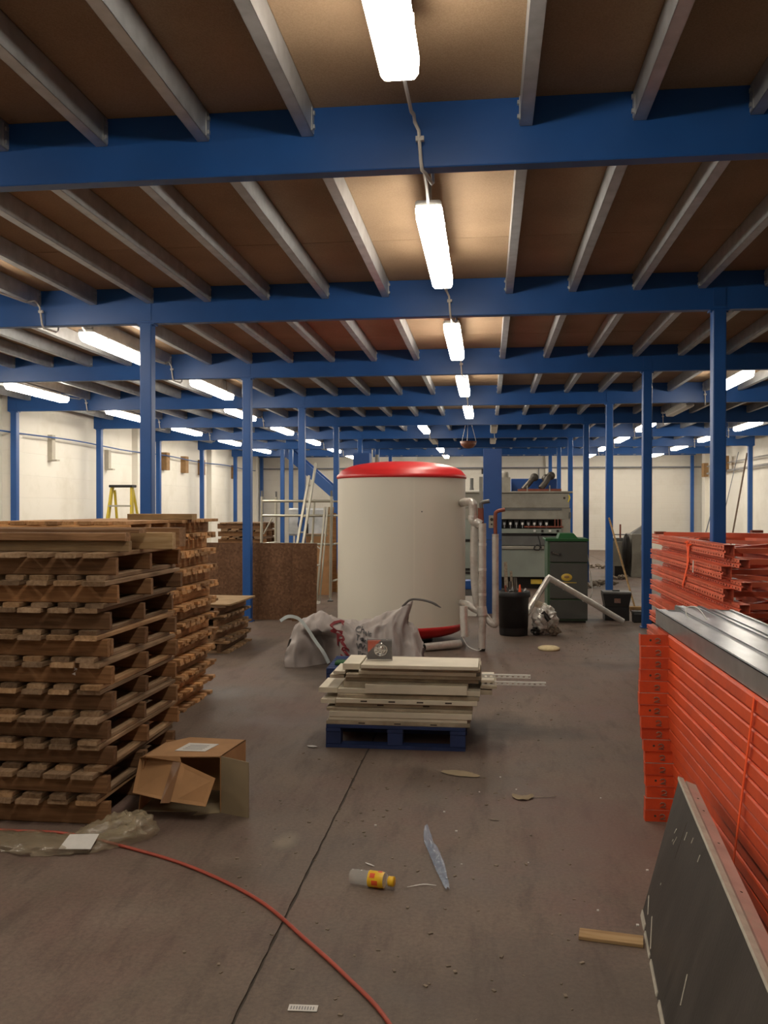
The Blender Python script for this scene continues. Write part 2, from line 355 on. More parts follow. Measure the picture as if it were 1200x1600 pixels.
# ------------------------------------------------------------------ mesh helpers
class MB:
    """collects shapes into one mesh"""
    def __init__(self):
        self.v = []; self.f = []; self.s = []
    def add(self, vs, fs, smooth=False, mat=None):
        o = len(self.v)
        for p in vs:
            p = Vector(p)
            self.v.append(tuple(mat @ p if mat is not None else p))
        for f in fs:
            self.f.append(tuple(i + o for i in f)); self.s.append(smooth)
        return self
    def box(self, x0, x1, y0, y1, z0, z1, mat=None, ch=0.0):
        """box, long edges chamfered when ch > 0 (chamfer in the two shorter directions is enough here)"""
        if ch <= 0:
            vs = [(x, y, z) for z in (z0, z1) for y in (y0, y1) for x in (x0, x1)]
            fs = [(0, 2, 3, 1), (4, 5, 7, 6), (0, 1, 5, 4), (2, 6, 7, 3), (0, 4, 6, 2), (1, 3, 7, 5)]
            return self.add(vs, fs, mat=mat)
        d = (x1 - x0, y1 - y0, z1 - z0)
        ax = d.index(max(d))
        lo = [x0, y0, z0]; hi = [x1, y1, z1]
        a, b = [i for i in range(3) if i != ax]
        prof = [(lo[a] + ch, lo[b]), (hi[a] - ch, lo[b]), (hi[a], lo[b] + ch), (hi[a], hi[b] - ch),
                (hi[a] - ch, hi[b]), (lo[a] + ch, hi[b]), (lo[a], hi[b] - ch), (lo[a], lo[b] + ch)]
        vs = []
        for e in (lo[ax], hi[ax]):
            for p in prof:
                q = [0, 0, 0]; q[ax] = e; q[a] = p[0]; q[b] = p[1]; vs.append(q)
        n = 8
        fs = [(i, (i + 1) % n, n + (i + 1) % n, n + i) for i in range(n)]
        fs += [tuple(range(n - 1, -1, -1)), tuple(range(n, 2 * n))]
        if ax == 1:
            fs = [tuple(reversed(f)) for f in fs]
        return self.add(vs, fs, mat=mat)
    def prism(self, prof, axis, a0, a1, closed=True, mat=None, smooth=False, caps=True):
        """profile of 2-D points swept along axis from a0 to a1; profile axes are the other two in order"""
        o = [i for i in range(3) if i != axis]
        vs = []
        for e in (a0, a1):
            for p in prof:
                q = [0, 0, 0]; q[axis] = e; q[o[0]] = p[0]; q[o[1]] = p[1]; vs.append(q)
        n = len(prof); fs = []
        for i in range(n if closed else n - 1):
            j = (i + 1) % n
            fs.append((i, j, n + j, n + i))
        if closed and caps:
            fs += [tuple(range(n - 1, -1, -1)), tuple(range(n, 2 * n))]
        if axis == 1:
            fs = [tuple(reversed(f)) for f in fs]
        return self.add(vs, fs, smooth, mat)
    def tube(self, pts, r, n=8, closed_ends=True, smooth=True, mat=None):
        pts = [Vector(p) for p in pts]
        rs = r if isinstance(r, (list, tuple)) else [r] * len(pts)
        rings = []; prev = None
        for i, p in enumerate(pts):
            t = (pts[min(i + 1, len(pts) - 1)] - pts[max(i - 1, 0)])
            if t.length < 1e-9: t = Vector((0, 0, 1))
            t.normalize()
            if prev is None:
                u = t.orthogonal().normalized()
            else:
                u = prev - t * prev.dot(t)
                u = u.normalized() if u.length > 1e-6 else t.orthogonal().normalized()
            prev = u
            w = t.cross(u)
            rings.append([p + (u * math.cos(2 * PI * k / n) + w * math.sin(2 * PI * k / n)) * rs[i] for k in range(n)])
        vs = [q for ring in rings for q in ring]; fs = []
        for i in range(len(rings) - 1):
            for k in range(n):
                a = i * n + k; b = i * n + (k + 1) % n
                fs.append((a, b, b + n, a + n))
        self.add(vs, fs, smooth, mat)
        if closed_ends:
            self.add(rings[0], [tuple(range(n - 1, -1, -1))], False, mat)
            self.add(rings[-1], [tuple(range(n))], False, mat)
        return self
    def lathe(self, prof, n=32, mat=None, smooth=True, a0=0.0, a1=2 * PI):
        """(radius, z) profile turned about Z"""
        full = abs(a1 - a0 - 2 * PI) < 1e-6
        m = n if full else n + 1
        vs = []
        for r, z in prof:
            for k in range(m):
                a = a0 + (a1 - a0) * k / n
                vs.append((r * math.cos(a), r * math.sin(a), z))
        fs = []
        for i in range(len(prof) - 1):
            for k in range(n):
                a = i * m + k; b = i * m + (k + 1) % m
                fs.append((a, b, b + m, a + m))
        return self.add(vs, fs, smooth, mat)
    def bar(self, p0, p1, w, h, up=(0, 0, 1), mat=None):
        """rectangular bar between two points"""
        p0, p1 = Vector(p0), Vector(p1)
        t = (p1 - p0); L = t.length; t.normalize()
        u = Vector(up)
        s = t.cross(u)
        if s.length < 1e-5: s = t.orthogonal()
        s.normalize(); u = s.cross(t)
        vs = []
        for e in (p0, p1):
            for a, b in ((-1, -1), (1, -1), (1, 1), (-1, 1)):
                vs.append(e + s * a * w / 2 + u * b * h / 2)
        fs = [(0, 1, 2, 3), (7, 6, 5, 4), (0, 4, 5, 1), (1, 5, 6, 2), (2, 6, 7, 3), (3, 7, 4, 0)]
        return self.add(vs, fs, mat=mat)
    def mesh(self, name, mat):
        me = bpy.data.meshes.new(name)
        me.from_pydata(self.v, [], self.f)
        me.polygons.foreach_set('use_smooth', self.s)
        me.update()
        if mat: me.materials.append(mat)
        return me
    def build(self, name, mat, parent=None, loc=(0, 0, 0), rot=(0, 0, 0), label=None):
        return put(name, self.mesh(name, mat), parent, loc, rot, label)

def put(name, me, parent=None, loc=(0, 0, 0), rot=(0, 0, 0), label=None):
    o = bpy.data.objects.new(name, me)
    COL.objects.link(o)
    o.location = loc; o.rotation_euler = rot
    if parent: o.parent = parent
    if label: o['label'] = label
    return o

def thing(name, label, cat, loc=(0, 0, 0), rot=(0, 0, 0), group=None):
    o = bpy.data.objects.new(name, None)
    COL.objects.link(o)
    o.empty_display_size = 0.1
    o.location = loc
    o.rotation_euler = rot if isinstance(rot, (tuple, list)) else (0, 0, rot)
    o['label'] = label; o['category'] = cat
    if group: o['group'] = group
    return o

def tag(o, label, cat, group=None, kind=None):
    o['label'] = label; o['category'] = cat
    if group: o['group'] = group
    if kind: o['kind'] = kind
    return o

def struct(o, label=None):
    o['kind'] = 'structure'
    if label: o['label'] = label
    return o

def clamp01(x): return max(0.0, min(1.0, x))

def smooth_path(pts, n=8):
    """Catmull-Rom through points"""
    P = [Vector(p) for p in pts]
    P = [P[0] * 2 - P[1]] + P + [P[-1] * 2 - P[-2]]
    out = []
    for i in range(1, len(P) - 2):
        for k in range(n):
            t = k / n
            a, b, c, d = P[i - 1], P[i], P[i + 1], P[i + 2]
            out.append(0.5 * ((2 * b) + (c - a) * t + (2 * a - 5 * b + 4 * c - d) * t * t + (3 * b - a - 3 * c + d) * t ** 3))
    out.append(P[-2])
    return out

def ordinal(n):
    W = ['first', 'second', 'third', 'fourth', 'fifth', 'sixth', 'seventh', 'eighth', 'ninth', 'tenth', 'eleventh',
         'twelfth', 'thirteenth', 'fourteenth', 'fifteenth', 'sixteenth', 'seventeenth', 'eighteenth']
    return W[n - 1]

def text_mesh(body, size, mat, extrude=0.0005, bold=0.0):
    cu = bpy.data.curves.new('lettering', 'FONT')
    cu.body = body; cu.size = size; cu.extrude = extrude; cu.align_x = 'LEFT'; cu.align_y = 'BOTTOM'
    cu.resolution_u = 2; cu.offset = bold
    o = bpy.data.objects.new('lettering', cu)
    COL.objects.link(o)
    dg = bpy.context.evaluated_depsgraph_get()
    me = bpy.data.meshes.new_from_object(o.evaluated_get(dg))
    bpy.data.objects.remove(o); bpy.data.curves.remove(cu)
    me.materials.clear(); me.materials.append(mat)
    return me

# ------------------------------------------------------------------ the shell
BEAM_Z0, BEAM_Z1 = 3.43, 3.78
B = [4.77 + 3.703 * k for k in range(-2, 9)]       # cross beams, front to back; index 2 is the first in view
XL_WALL, XR_WALL, Y_BACK, Y_FRONT = -9.2, 8.15, 34.62, -3.2
X_LL, X_L, X_R, X_RR = -8.92, -3.37, 2.117, 7.62

# floor: concrete bays parted by recessed joints
floor = struct(MB().box(XL_WALL - 0.3, XR_WALL + 0.3, Y_FRONT - 0.3, Y_BACK + 0.3, -0.12, -0.008).build('floor', M['joint']),
               'brown-grey worn concrete warehouse floor')
xj = [XL_WALL, -5.0, -0.785, 3.45, XR_WALL]
yj = [Y_FRONT, 1.2, 9.75, 18.6, 27.0, Y_BACK]
random.seed(3)
for i in range(len(xj) - 1):
    for j in range(len(yj) - 1):
        x0, x1, y0, y1 = xj[i] + 0.0028, xj[i + 1] - 0.0028, yj[j] + 0.0015, yj[j + 1] - 0.0015
        # ragged long edges: each runs as a worn wandering line
        nseg = 160
        vs = []; fs = []
        for k in range(nseg + 1):
            y = y0 + (y1 - y0) * k / nseg
            w0 = 0.012 * noise.noise((x0 * 3, y * 5.1, 0)) + 0.006 * noise.noise((x0 * 3, y * 23, 0)) if i > 0 else 0
            w1 = 0.012 * noise.noise((x1 * 3 + 5, y * 6.1, 0)) if i < len(xj) - 2 else 0
            vs += [(x0 + abs(w0), y, 0), (x1 - abs(w1), y, 0), (x0 + abs(w0), y, -0.008), (x1 - abs(w1), y, -0.008)]
        for k in range(nseg):
            a = 4 * k
            fs += [(a, a + 1, a + 5, a + 4), (a + 2, a, a + 4, a + 6), (a + 1, a + 3, a + 7, a + 5)]
        fs += [(0, 2, 3, 1), (4 * nseg, 4 * nseg + 1, 4 * nseg + 3, 4 * nseg + 2)]
        MB().add(vs, fs).build('floor_slab', M['concrete'], floor)

struct(MB().box(XL_WALL - 0.25, XL_WALL, Y_FRONT, Y_BACK, -0.1, 4.6).build('wall_left', M['walls']), 'white painted blockwork side wall on the left')
struct(MB().box(XR_WALL, XR_WALL + 0.25, Y_FRONT, Y_BACK, -0.1, 4.6).build('wall_right', M['walls']), 'white painted blockwork side wall on the right')
struct(MB().box(XL_WALL - 0.25, XR_WALL + 0.25, Y_BACK, Y_BACK + 0.25, -0.1, 4.6).build('wall_back', M['wallb']), 'cream painted blockwork far end wall')
struct(MB().box(XL_WALL - 0.25, XR_WALL + 0.25, Y_FRONT - 0.25, Y_FRONT, -0.1, 4.6).build('wall_front', M['wallb']), 'painted end wall')
wl, wr, wb = [bpy.data.objects[n] for n in ('wall_left', 'wall_right', 'wall_back')]
for y in (10.0, 16.2, 22.4, 28.6, 34.3):
    MB().box(XL_WALL, XL_WALL + 0.16, y - 0.22, y + 0.22, 0, 4.6).build('pier', M['walls'], wl)
for y in (16.4, 22.6, 28.8, 34.3):
    MB().box(XR_WALL - 0.16, XR_WALL, y - 0.22, y + 0.22, 0, 4.6).build('pier', M['walls'], wr)
for x in (-3.0, 2.45):
    MB().box(x - 0.25, x + 0.25, Y_BACK - 0.12, Y_BACK, 0, 4.6).build('pier', M['wallb'], wb)
struct(MB().box(XL_WALL - 0.25, XR_WALL + 0.25, Y_FRONT - 0.25, Y_BACK + 0.25, 4.6, 4.7).build('ceiling_1', M['deck']), 'roof above the mezzanine deck')

# mezzanine deck: boards on joists
ceiling = struct(MB().box(X_LL - 0.05, X_RR + 0.1, Y_FRONT, Y_BACK - 0.02, BEAM_Z1 + 0.022, BEAM_Z1 + 0.04).build('ceiling', M['deck']),
                 'underside of brown chipboard mezzanine deck')
JX = [-0.977 - 0.5865 * k for k in range(14)] + [0.20 + 0.5865 * k for k in range(13)]
ys = [Y_FRONT, -0.9, 3.15, 7.2, 11.22, 15.3, 19.35, 23.4, 27.45, 31.5, Y_BACK - 0.03]
xs = [X_LL - 0.04] + [-0.977 + 0.03 - 1.173 * k for k in range(6, -1, -1)] + [0.23 + 1.173 * k for k in range(0, 7)]
for i in range(len(xs) - 1):
    for j in range(len(ys) - 1):
        w, l = xs[i + 1] - xs[i], ys[j + 1] - ys[j]
        MB().box(-w / 2 + 0.002, w / 2 - 0.002, -l / 2 + 0.004, l / 2 - 0.004, 0, 0.02).build(
            'deck_board', M['deck'], ceiling, ((xs[i] + xs[i + 1]) / 2, (ys[j] + ys[j + 1]) / 2, BEAM_Z1 + random.uniform(0, 0.002)))

# joists: lipped C sections between the beams
def joist_mesh(L):
    m = MB()
    t = 0.003; zb, zt = 3.625, BEAM_Z1 - 0.001
    m.box(0.030, 0.033, 0, L, zb, zt)                      # web
    m.box(-0.033, 0.033, 0, L, zb, zb + t)                 # bottom flange
    m.box(-0.033, 0.033, 0, L, zt - t, zt)                 # top flange
    m.box(-0.033, -0.030, 0, L, zb, zb + 0.018)            # lips
    m.box(-0.033, -0.030, 0, L, zt - 0.018, zt)
    # end cleat with two bolt heads
    m.box(0.033, 0.038, L - 0.06, L - 0.003, zb + 0.01, zt - 0.02)
    for z in (zb + 0.035, zt - 0.045):
        m.box(0.038, 0.048, L - 0.045, L - 0.025, z - 0.01, z + 0.01)
    return m.mesh('joist', M['galv'])
jm = joist_mesh(B[1] - B[0] - 0.10)
jm_r = None
for k in range(1, len(B) - 1):
    for x in JX:
        o = put('joist', jm, ceiling, (x, B[k] + 0.0945, 0))
        if x > 0: o.scale.x = -1
jm0 = joist_mesh(B[1] - Y_FRONT - 0.01)
for x in JX:
    put('joist', jm0, ceiling, (x, Y_FRONT + 0.002, 0))

# cross beams
beam_words = {2: 'nearest blue cross beam, overhead at the top of the view', 3: 'second blue cross beam, carried by the two foremost tall columns'}
for k in range(1, len(B)):
    last = k == len(B) - 1
    t = thing('steel_beam', beam_words.get(k, 'blue cross beam spanning the mezzanine, %s one counted from the nearest' % ordinal(max(1, k - 1))), 'beam',
              (0, B[k], 0), group='blue mezzanine cross beams')
    if k == 1: t['label'] = 'blue cross beam just in front of the foremost lamp, behind the camera'
    if last: t['label'] = 'shallow blue edge beam along the far wall under the deck'
    z0 = 3.60 if last else BEAM_Z0
    m = MB()
    prof = [(0.0, z0 + 0.006), (0.004, z0), (0.09, z0), (0.09, z0 + 0.02), (0.087, z0 + 0.02), (0.087, z0 + 0.003), (0.004, z0 + 0.003),
            (0.004, BEAM_Z1 - 0.003), (0.087, BEAM_Z1 - 0.003), (0.087, BEAM_Z1 - 0.02), (0.09, BEAM_Z1 - 0.02), (0.09, BEAM_Z1), (0.0, BEAM_Z1)]
    m.prism(prof, 0, X_LL - 0.12, X_RR + 0.12)
    m.build('channel', M['blue'], t)
    if not last:
        for x in (X_LL, X_L, X_R, X_RR):
            # splice plate and bolts over each column
            MB().box(x - 0.055, x + 0.055, -0.006, 0.0, z0 + 0.03, z0 + 0.20).build('splice_plate', M['blue'], t)

# columns
def col_mesh(h):
    m = MB(); s = 0.060; c = 0.010
    prof = [(-s + c, -s), (s - c, -s), (s - c * .3, -s + c * .3), (s, -s + c), (s, s - c), (s - c, s), (-s + c, s), (-s, s - c), (-s, -s + c), (-s + c * .3, -s + c * .3)]
    m.prism(prof, 2, 0.012, h - 0.012)
    return m.mesh('shaft', M['blue'])
cm = col_mesh(BEAM_Z0)
base_m = MB().box(-0.08, 0.08, -0.08, 0.08, 0, 0.012).mesh('base_plate', M['blue'])
head = MB().box(-0.085, 0.085, -0.06, 0.06, BEAM_Z0 - 0.012, BEAM_Z0)
for x in (-0.072, 0.072):
    head.box(x - 0.008, x + 0.008, -0.035, -0.019, BEAM_Z0 - 0.026, BEAM_Z0 - 0.012)
head_m = head.mesh('head_plate', M['blue'])
rows = [('left inner', X_L, range(3, 10)), ('right inner', X_R, range(3, 10)), ('left wall-side', X_LL, range(2, 10)), ('right wall-side', X_RR, range(4, 10))]
for rn, x, ks in rows:
    for k in ks:
        first = {'left inner': 3, 'right inner': 3, 'left wall-side': 5, 'right wall-side': 8}[rn]
        n = k - first + 1
        lab = ('nearest blue steel column of the %s row' % rn) if n == 1 else \
              ('blue steel column, %s from the front in the %s row' % (ordinal(n), rn)) if n > 1 else \
              ('blue steel column of the %s row beside the camera side, outside the view' % rn)
        c = thing('steel_column', lab, 'column', (x, B[k] + 0.05, 0), group='blue mezzanine columns')
        put('shaft', cm, c); put('base_plate', base_m, c); put('head_plate', head_m, c)
# last ones, under the shallow edge beam
cm2 = col_mesh(3.60)
for x, w in ((X_LL, 'left'), (X_RR, 'right')):
    c = thing('steel_column', 'blue steel column standing in the far %s corner of the hall' % w, 'column', (x, B[10] + 0.05, 0), group='blue mezzanine columns')
    put('shaft', cm2, c); put('base_plate', base_m, c)
# slender paired posts and columns seen under the far beams left of centre
for x, y, s in ((-6.35, 27.03, 0),):
    c = thing('steel_column', 'bright blue twin-post column beside the staircase string', 'column', (x, y + 0.05, 0), group='blue mezzanine columns')
    put('shaft', cm, c); put('base_plate', base_m, c)
    put('shaft', cm, c, (0.27, 0.02, 0)); put('base_plate', base_m, c, (0.27, 0.02, 0))

# ------------------------------------------------------------------ light fittings
FL = 1.87
FZ = 3.47
def fitting_meshes():
    body = MB(); w = 0.085
    body.box(-w, w, -FL / 2, FL / 2, 0.085, 0.125, ch=0.012)
    clips = []
    cover = MB()
    prof = [(-0.088, 0.088), (-0.083, 0.022), (-0.066, 0.0), (0.066, 0.0), (0.083, 0.022), (0.088, 0.088)]
    n = len(prof)
    ringy = [(-FL / 2 - 0.005, 0.86), (-FL / 2 + 0.05, 1.0), (FL / 2 - 0.05, 1.0), (FL / 2 + 0.005, 0.86)]
    vs = []
    for y, s in ringy:
        for px, pz in prof:
            vs.append((px * s, y, 0.088 - (0.088 - pz) * (s if s == 1 else 0.72)))
    fs = []
    for i in range(3):
        for j in range(n - 1):
            a = i * n + j
            fs.append((a, a + n, a + n + 1, a + 1))
    fs += [tuple(range(n)), tuple(range(4 * n - 1, 3 * n - 1, -1))]
    cover.add(vs, fs)
    clip = MB().box(-0.093, 0.093, -0.012, 0.012, 0.078, 0.098)
    return body.mesh('body', M['fixture']), cover.v, cover.f, clip.mesh('clip', M['fixture'])
body_m, cv, cf, clip_m = fitting_meshes()
def cover_mesh(mat):
    m = MB(); m.add(cv, cf); return m.mesh('diffuser', mat)
cover_lit, cover_unlit = cover_mesh(M['lit']), cover_mesh(M['unlit'])
hang_m = MB().box(-0.01, 0.01, -0.015, 0.015, 0.125, BEAM_Z1 - FZ).mesh('hanger', M['galv_dull'])
def bay_y(k, off=0.98):     # k counts from the beam nearest the camera
    return B[k + 1] + off + FL / 2 - (0.0)
def fitting(x, k, lit, label, group, y=None):
    y = bay_y(k) if y is None else y
    t = thing('strip_light', label, 'ceiling light', (x, y, FZ), group=group)
    put('body', body_m, t)
    put('diffuser', cover_lit if lit else cover_unlit, t)
    for s in (-0.75, 0.75):
        put('hanger', hang_m, t, (0, s, 0))
    if abs(y) < 20:
        for s in (-0.55, 0.0, 0.55):
            put('clip', clip_m, t, (0, s, 0))
    return t
rowspec = [
    ('centre row', -0.385, [(-1, 1), (0, 1), (1, 1), (2, 1), (3, 1), (4, 1)]),
    ('far centre row', -1.535, [(5, 1), (6, 0), (7, 1), (8, 1)]),
    ('short unlit row', 0.145, [(5, 0), (6, 0)]),
    ('left row', -4.46, [(0, 1), (1, 1), (2, 1), (3, 1)]),
    ('left far row', -5.04, [(4, 1), (5, 1), (6, 1), (7, 1), (8, 1)]),
    ('left wall row', -7.47, [(0, 1), (1, 1), (2, 1), (3, 1), (4, 1), (5, 1), (6, 1), (7, 1)]),
    ('right row', 3.69, [(3, 1), (4, 0), (5, 1), (6, 1), (7, 1), (8, 1)]),
    ('right wall row', 6.0, [(5, 1), (6, 1), (7, 1), (8, 1)]),
]
for rn, x, L in rowspec:
    vis = [k for k, _ in L if k >= {'centre row': 0, 'left row': 2, 'left wall row': 3}.get(rn, 0)]
    for k, on in L:
        if k in vis:
            n = vis.index(k) + 1
            st = 'lit strip light' if on else 'unlit strip light'
            lab = '%s, %s from the front in the %s' % (st, 'nearest one, first' if n == 1 else ordinal(n), rn)
        else:
            lab = 'lit strip light of the %s, nearer than the view reaches, %s' % (rn, ordinal(k + 3))
        fitting(x - (0.16 if rn == 'left row' and k < 2 else 0), k, on, lab, 'strip lights under the deck, ' + rn)

# conduit stepping under each beam between fittings
def conduit(x, k, label, thick=0.010, seen=True):
    b = B[k + 2]
    y0 = bay_y(k) + FL / 2 + 0.0
    y1 = bay_y(k + 1) - FL / 2
    pts = [(0, y0 - b + 0.014, 3.575), (0, -0.30, 3.60), (0, -0.14, 3.655), (0.0, -0.09, 3.64), (0.02, -0.07, 3.60), (0.03, -0.045, 3.44), (0.035, -0.03, 3.405), (0.05, 0.0, 3.40),
           (0.075, 0.16, 3.40), (0.08, 0.20, 3.42), (0.07, 0.22, 3.60), (0.04, 0.26, 3.65), (0, 0.36, 3.655), (0, y1 - b - 0.12, 3.62), (0, y1 - b - 0.014, 3.575)]
    t = thing('cable_conduit', label, 'conduit', (x, b, 0), group='conduits stepping under the beams')
    MB().tube(pts, thick, 6).build('tube', M['conduit'], t)
    for yy, zz, xx in ((-0.06, 3.56, 0.025), (0.21, 3.50, 0.08)):
        MB().box(xx - 0.022, xx + 0.022, yy - 0.012, yy + 0.012, zz - 0.012, zz + 0.012).build('clip', M['conduit'], t)
for rn, x, L in rowspec:
    ks = [k for k, _ in L]
    for i, k in enumerate(ks[:-1]):
        if k < -1: continue
        if k + 2 < len(B) - 1:
            conduit(x, k, 'pale conduit of the %s dipping under the %s cross beam' % (rn, 'out-of-view' if k < 0 else ordinal(k + 1)))

# bowl of the hanging basket under the far deck
t = thing('hanging_bowl', 'brown round bowl hanging on cords under the far deck', 'hanging bowl', (-0.455, 21.0, 3.0))
MB().lathe([(0.0, 0.0), (0.10, 0.02), (0.17, 0.08), (0.20, 0.17), (0.19, 0.17), (0.15, 0.08), (0.0, 0.03)], 20).build('bowl', M['brass'], t)
for a in (0.4, 2.5, 4.6):
    MB().tube([(0.195 * math.cos(a), 0.195 * math.sin(a), 0.17), (0.03 * math.cos(a), 0.03 * math.sin(a), BEAM_Z1 - 3.0)], 0.006, 5).build('cord', M['galv_dull'], t)

# ------------------------------------------------------------------ things on the walls
def wall_block(x, y, z, h, mat, label, side=1, d=0.16, w=0.22):
    t = thing('wall_block', label, 'wall block', (x, y, z), group='blocks fixed along the walls')
    MB().box(0, side * d, -w / 2, w / 2, 0, h).build('block', M[mat], t)
    if mat == 'greyblock':
        MB().box(0, side * (d + 0.10), -w / 2, w / 2, -0.03, 0.0).build('foot', M['greyblock'], t)
Ws = ['first', 'second', 'third', 'fourth', 'fifth', 'sixth', 'seventh']
for n, (y, z, h) in enumerate([(17.8, 2.62, 0.52), (20.6, 2.55, 0.45), (22.9, 2.60, 0.52)]):
    wall_block(XL_WALL, y, z, h, 'greyblock', 'pale grey bracket block high on the left wall, %s from the front' % Ws[n], d=0.10, w=0.14)
for n, (y, z, h) in enumerate([(24.4, 2.68, 0.50), (26.0, 2.66, 0.50), (27.6, 2.66, 0.48), (31.3, 2.66, 0.48), (33.0, 2.66, 0.46)]):
    wall_block(XL_WALL, y, z, h, 'brown', 'brown timber block high on the left wall, %s from the front' % Ws[n], w=0.26)
for n, (y, z, h) in enumerate([(30.9, 2.85, 0.50), (31.7, 2.85, 0.50), (33.7, 2.75, 0.50)]):
    wall_block(XR_WALL - 0.16, y, z, h, 'brown', 'brown timber block high on the right wall, %s from the front' % Ws[n], side=-1, w=0.34)
def run_tube(name, pts, r, mat, label, cat):
    t = tag(MB().tube(pts, r, 6).build(name, M[mat]), label, cat)
    return t
run_tube('cable_run', [(XL_WALL + 0.19, y, 3.06 + 0.02 * math.sin(y * 1.1)) for y in [9 + 0.8 * i for i in range(32)]], 0.016, 'blue', 'thin blue pipe running level along the left wall', 'pipe')
run_tube('wall_pipe', [(XL_WALL + 0.3, Y_BACK - 0.16, 3.15), (XR_WALL - 0.2, Y_BACK - 0.16, 3.15)], 0.028, 'rail', 'long dark pipe running level across the far wall', 'pipe')
run_tube('wall_pipe', [(XR_WALL - 0.20, Y_BACK - 0.3, 2.86), (XR_WALL - 0.20, 20, 2.86)], 0.035, 'galv_dull', 'lower grey pipe running level along the right wall', 'pipe')
run_tube('wall_pipe', [(XR_WALL - 0.20, Y_BACK - 0.3, 3.12), (XR_WALL - 0.20, 20, 3.12)], 0.022, 'galv_dull', 'upper thin grey pipe running along the right wall', 'pipe')
for x in (-5.02, 1.95):
    run_tube('drop_pipe', [(x, Y_BACK - 0.04, 0.0), (x, Y_BACK - 0.04, 3.13)], 0.02, 'rail', 'thin dark pipe dropping down the far wall %s of the tank' % ('left' if x < 0 else 'right'), 'pipe')
# poles leaning on the right wall
for n, (p0, p1, r, mt, lb) in enumerate([((7.25, 31.6, 0), (7.94, 31.9, 2.35), 0.02, 'rail', 'thin dark pole leaning up to the right wall behind the red racking'),
                                 ((7.30, 28.2, 0.0), (7.92, 28.4, 3.3), 0.025, 'brownpole', 'brownish pole leaning beside the nearest right wall-side column'),
                                 ((7.3, 29.9, 0.0), (7.96, 29.5, 3.4), 0.012, 'rail', 'thinnest black rod leaning steeply on the right wall')]):
    tag(MB().tube([p0, p1], r, 6).build('leaning_pole', M[mt]), lb, 'pole', 'poles leaning on the right wall')
# staircase string near the far left
t = thing('staircase', 'bright blue sloping steel staircase beam under the far deck', 'staircase beam', (-6.35, 27.6, 0))
MB().bar((0.0, 0, 3.40), (3.9, 0.0, 0.0), 0.05, 0.30).build('string', M['blue'], t)
MB().bar((0.0, 0.75, 3.40), (3.9, 0.75, 0.0), 0.05, 0.30).build('string', M['blue'], t)
for i in range(14):
    f = (i + 0.5) / 14
    MB().box(f * 3.9 - 0.1, f * 3.9 + 0.12, 0.025, 0.725, 3.40 * (1 - f) - 0.02, 3.40 * (1 - f) + 0.02).build('tread', M['blue'], t)

# ------------------------------------------------------------------ pallets
_bc = {}
def board_mesh(L, w, t, mat, var=0, ch=True):
    """a sawn board, length on X, slightly bowed and with worn ends"""
    key = (round(L, 3), round(w, 3), round(t, 3), mat, var)
    if key in _bc: return _bc[key]
    rnd = random.Random(hash(key) & 0xffff)
    m = MB(); n = 3; c = min(t, w) * 0.14
    prof = [(-w / 2 + c, -t / 2), (w / 2 - c, -t / 2), (w / 2, -t / 2 + c), (w / 2, t / 2 - c), (w / 2 - c, t / 2), (-w / 2 + c, t / 2), (-w / 2, t / 2 - c), (-w / 2, -t / 2 + c)]
    vs = []
    bow = rnd.uniform(-0.0015, 0.0015)
    for i in range(n + 1):
        f = i / n; x = -L / 2 + L * f
        s = 1 - 4 * (f - 0.5) ** 2
        skew = [rnd.uniform(-0.004, 0.004) if i in (0, n) else 0 for _ in prof]
        for q, (py, pz) in enumerate(prof):
            vs.append((x + (skew[0] if q < 4 else skew[4]) , py + bow * s, pz))
    fs = []
    for i in range(n):
        for j in range(8):
            a = i * 8 + j; b = i * 8 + (j + 1) % 8
            fs.append((a, b, b + 8, a + 8))
    fs += [tuple(range(7, -1, -1)), tuple(range(n * 8, n * 8 + 8))]
    m.add(vs, fs)
    me = m.mesh('board', M[mat]); _bc[key] = me
    return me

def pallet(loc, rotz, label, group, mat='pallet', L=1.22, D=0.95, H=0.137, ntop=8, nbot=8, over=0.045, nstr=3, side_in=0.05, full=True, rnd=random, feet=True):
    """bearers run along local X, deck boards along local Y; origin at the centre of its base"""
    t = thing('wooden_pallet', label, 'pallet', loc, rotz, group)
    td = 0.024; hs = H - 2 * td
    for i in range(nstr):
        y = -D / 2 + 0.02 + (D - 0.04) * i / (nstr - 1)
        if feet: put('bearer', board_mesh(L, hs, 0.036, mat, rnd.randrange(3)), t, (rnd.uniform(-.008, .008), y, H / 2), (PI / 2, 0, 0))
        else: put('bearer', board_mesh(L, H - td, 0.036, mat, rnd.randrange(3)), t, (rnd.uniform(-.008, .008), y, (H - td) / 2), (PI / 2, 0, 0))
        if nstr == 3 and rnd.random() < 0.35 and full:      # doubled bearer
            put('bearer', board_mesh(L * 0.5, hs * .96, 0.030, mat, rnd.randrange(3)), t, (L * 0.245, y + 0.036, H / 2 - 0.001), (PI / 2, 0, 0))
    deckm = 'pallet_deck' if mat == 'pallet' else mat
    for lay, n, z in (('top', ntop, H - td / 2), ('bottom', nbot, td / 2)):
        if lay == 'bottom' and not feet: continue
        LB = D + 2 * over + (0.05 if lay == 'top' and full else 0)
        wcell = (L - 2 * side_in) / n
        w = wcell * (0.80 if lay == 'top' else 0.66)
        for i in range(n):
            x = -L / 2 + side_in + wcell * (i + 0.5) + rnd.uniform(-.006, .006)
            yy = rnd.uniform(-.012, .012)
            put('deck_board' if lay == 'top' else 'base_board', board_mesh(LB, w * rnd.choice((0.92, 1.0, 1.06)), td, deckm, rnd.randrange(3)), t,
                (x, yy, z), (0, 0, PI / 2 + rnd.uniform(-.008, .008)))
    return t

R1 = random.Random(11)
